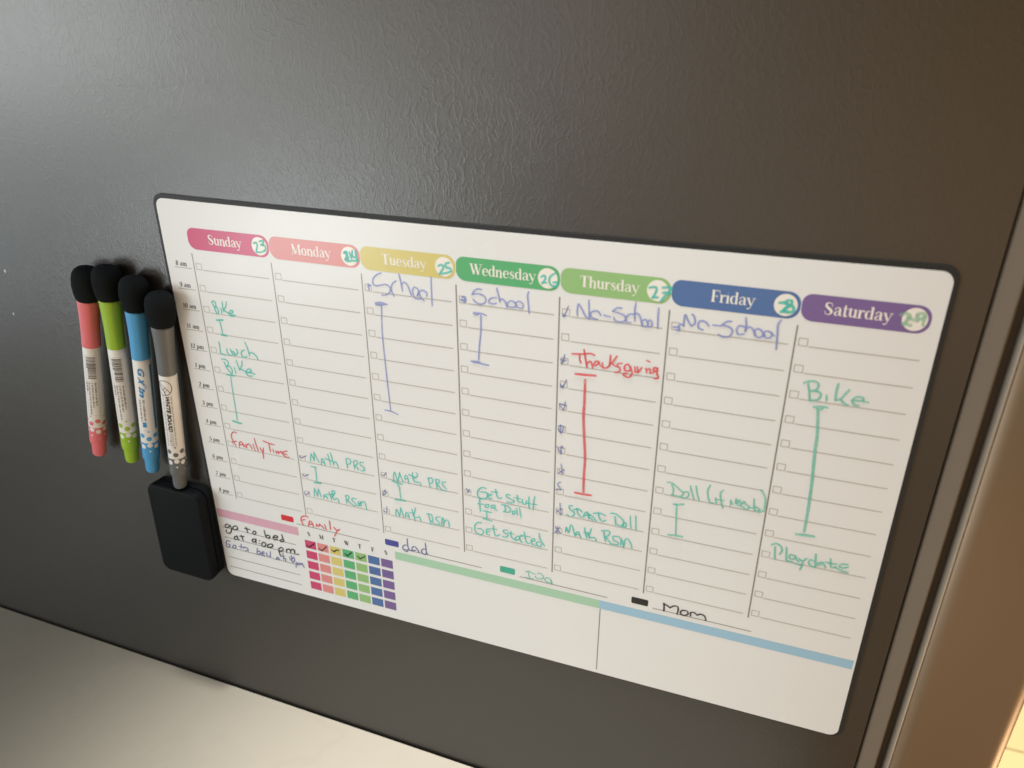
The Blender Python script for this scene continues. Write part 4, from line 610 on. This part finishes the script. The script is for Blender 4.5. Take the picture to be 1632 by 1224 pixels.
def deco_barcode(barrel, put, disc, rect, stroke, cm):
    rnd = random.Random(len(barrel.name)+7)
    b = MB(); t = 63.5
    while t < 80.5:
        w = rnd.choice((.22, .3, .45, .7)); rect(b, t, t+w, .1 if t < 72 else .8, 6.2); t += w+rnd.choice((.2, .28, .5))
    b.build('barcode', pm('barcode_ink', (.10, .10, .10), .4), barrel)
    b = MB()
    for a, t1 in ((-.1, 91), (1.55, 110), (3.5, 104), (5.4, 102.5)): tiny_text(b, rect, 83.6, t1, a, 1.3, rnd)
    b.build('fine_print', pm('fine_ink', (.13, .12, .12), .4), barrel)
    b = MB()
    for a in (-.9, 7.0): stroke(b, [(62.4, a), (85, a), (110.8, a)], .14)
    stroke(b, [(62.4, -.9), (62.4, 2), (62.4, 7.0)], .14); stroke(b, [(110.8, -.9), (110.8, 2), (110.8, 7.0)], .14); stroke(b, [(82.2, -.9), (82.2, 2), (82.2, 7.0)], .14)
    b.build('label_frame', pm('frame_ink', (.42, .40, .37), .4), barrel)
def text_mesh(text, size, offset, shear):
    cu = bpy.data.curves.new('lettering', 'FONT'); cu.body = text; cu.size = size; cu.offset = offset; cu.shear = shear; cu.resolution_u = 4
    ob = bpy.data.objects.new('lettering', cu); C.objects.link(ob)
    dg = bpy.context.evaluated_depsgraph_get(); me = bpy.data.meshes.new_from_object(ob.evaluated_get(dg))
    v = [tuple(q.co) for q in me.vertices]; f = [tuple(p.vertices) for p in me.polygons]
    C.objects.unlink(ob); bpy.data.objects.remove(ob); bpy.data.meshes.remove(me); bpy.data.curves.remove(cu)
    return v, f
def wrap_text(mb, text, t0, t1, a0, a1, put, offset=.02, shear=.25):
    """letters run down the barrel, their tops towards +a"""
    v, f = text_mesh(text, 1.0, offset, shear)
    xs = [q[0] for q in v]; ys = [q[1] for q in v]; X0, X1, Y0, Yt = min(xs), max(xs), min(ys), max(ys)
    i = len(mb.v)
    mb.v += [put(t0+(q[0]-X0)/(X1-X0)*(t1-t0), a0+(q[1]-Y0)/(Yt-Y0)*(a1-a0), .00006) for q in v]
    mb.f += [tuple(i+k for k in p) for p in f]
def deco_logo(barrel, put, disc, rect, stroke, cm):
    b = MB(); wrap_text(b, 'G', 62.5, 69.0, 1.1, 5.3, put, .035, .3); wrap_text(b, 'X', 68.6, 76.2, 1.0, 4.6, put, .03, .55)
    stroke(b, [(70, 1.4), (73.5, 4.2), (77.2, 6.2)], .35); stroke(b, [(71.6, 1.4), (75, 4.0), (78.6, 5.4)], .35)
    wrap_text(b, 'in', 76.2, 85.0, .9, 4.5, put, .05, .3)
    b.build('brand_lettering', pm('brand_blue', (.045, .24, .50), .4), barrel)
    rnd = random.Random(5); b = MB()
    tiny_text(b, rect, 86.5, 103, .9, 1.5, rnd); tiny_text(b, rect, 86.5, 103.5, 3.2, 1.5, rnd)
    b.build('fine_print', pm('fine_ink', (.13, .12, .12), .4), barrel)
    b = MB()
    rect(b, 104.4, 108.4, .9, 3.5); i = len(b.v); b.v += [put(108.4, .3), put(108.4, 4.1), put(111.4, 2.2)]; b.f.append((i, i+1, i+2))
    b.build('arrow', pm('brand_blue', (.045, .24, .50), .4), barrel)
    b = MB(); rect(b, 61.0, 111.0, 8.9, 11.2); b.build('side_stripe', pm('stripe_blue', (.05, .18, .34), .4), barrel)
def deco_board(barrel, put, disc, rect, stroke, cm):
    b = MB()
    ring = [(65.6+5.5*math.cos(R(a)), .9+4.9*math.sin(R(a))) for a in range(0, 361, 20)]
    stroke(b, ring, .42)
    stroke(b, [(62.3, -2.6), (65.2, 1.6), (69.2, 4.6)], .36); stroke(b, [(63.5, -3.3), (67.0, 0.0), (70.6, 1.6)], .5)
    stroke(b, [(65.2, 1.6), (67.4, -.2)], .4); stroke(b, [(66.6, 2.9), (69.0, .9)], .3)
    b.build('pen_emblem', pm('emblem_ink', (.03, .03, .03), .4), barrel)
    b = MB(); wrap_text(b, 'WHITE BOARD', 72.0, 99.5, .9, 3.6, put, .045, .3)
    b.build('lettering', pm('emblem_ink', (.03, .03, .03), .4), barrel)
    b = MB(); wrap_text(b, 'MARKER', 100.3, 110.6, 1.0, 3.6, put, -.012, .3)
    b.build('outline_lettering', pm('fine_grey', (.26, .25, .25), .4), barrel)
    rnd = random.Random(9); b = MB()
    tiny_text(b, rect, 72.0, 110.5, 4.9, .95, rnd); tiny_text(b, rect, 71.0, 110.8, -.5, .9, rnd)
    stroke(b, [(60, 10.6), (88, 10.6), (111, 10.6)], .3)
    b.build('fine_print', pm('fine_grey', (.26, .25, .25), .4), barrel)
make_marker('dry erase marker with pink cap and barcode label, outermost from the planner', (.66, .15, .175), 'pink', -60.3, -47.8, math.atan(.2136), .55, deco_barcode)
make_marker('dry erase marker with lime green cap, next to the pink one', (.28, .47, .03), 'lime', -43.6, -45.0, math.atan(.1150), .95, deco_barcode)
make_marker('dry erase marker with sky blue cap and slanted blue lettering', (.065, .31, .62), 'blue', -22.8, -49.9, math.atan(.1392), .95, deco_logo)
make_marker('dry erase marker with grey cap lettered White Board, nearest the planner', (.118, .130, .138), 'grey', -4.6, -58.0, math.atan(.1105), .9, deco_board)

# ================================================================== ERASER
er = thing('whiteboard_eraser', 'black rectangular whiteboard eraser stuck to the fridge below the grey marker', 'eraser', (-.0262, YF, -.2455))
er.rotation_euler = (0, R(1.5), 0)
o_ = rrect(-.0230, .0230, -.0385, .0385, .0070, 10)
b = MB(); slab(b, o_, -.0050, -.0001); b.build('felt_pad', M['felt'], er)
b = MB(); slab(b, rrect(-.0235, .0235, -.0390, .0390, .0075, 10), -.0135, -.0051)
bevel(b.build('grip', M['grip'], er, smooth=True), .0022, 4)
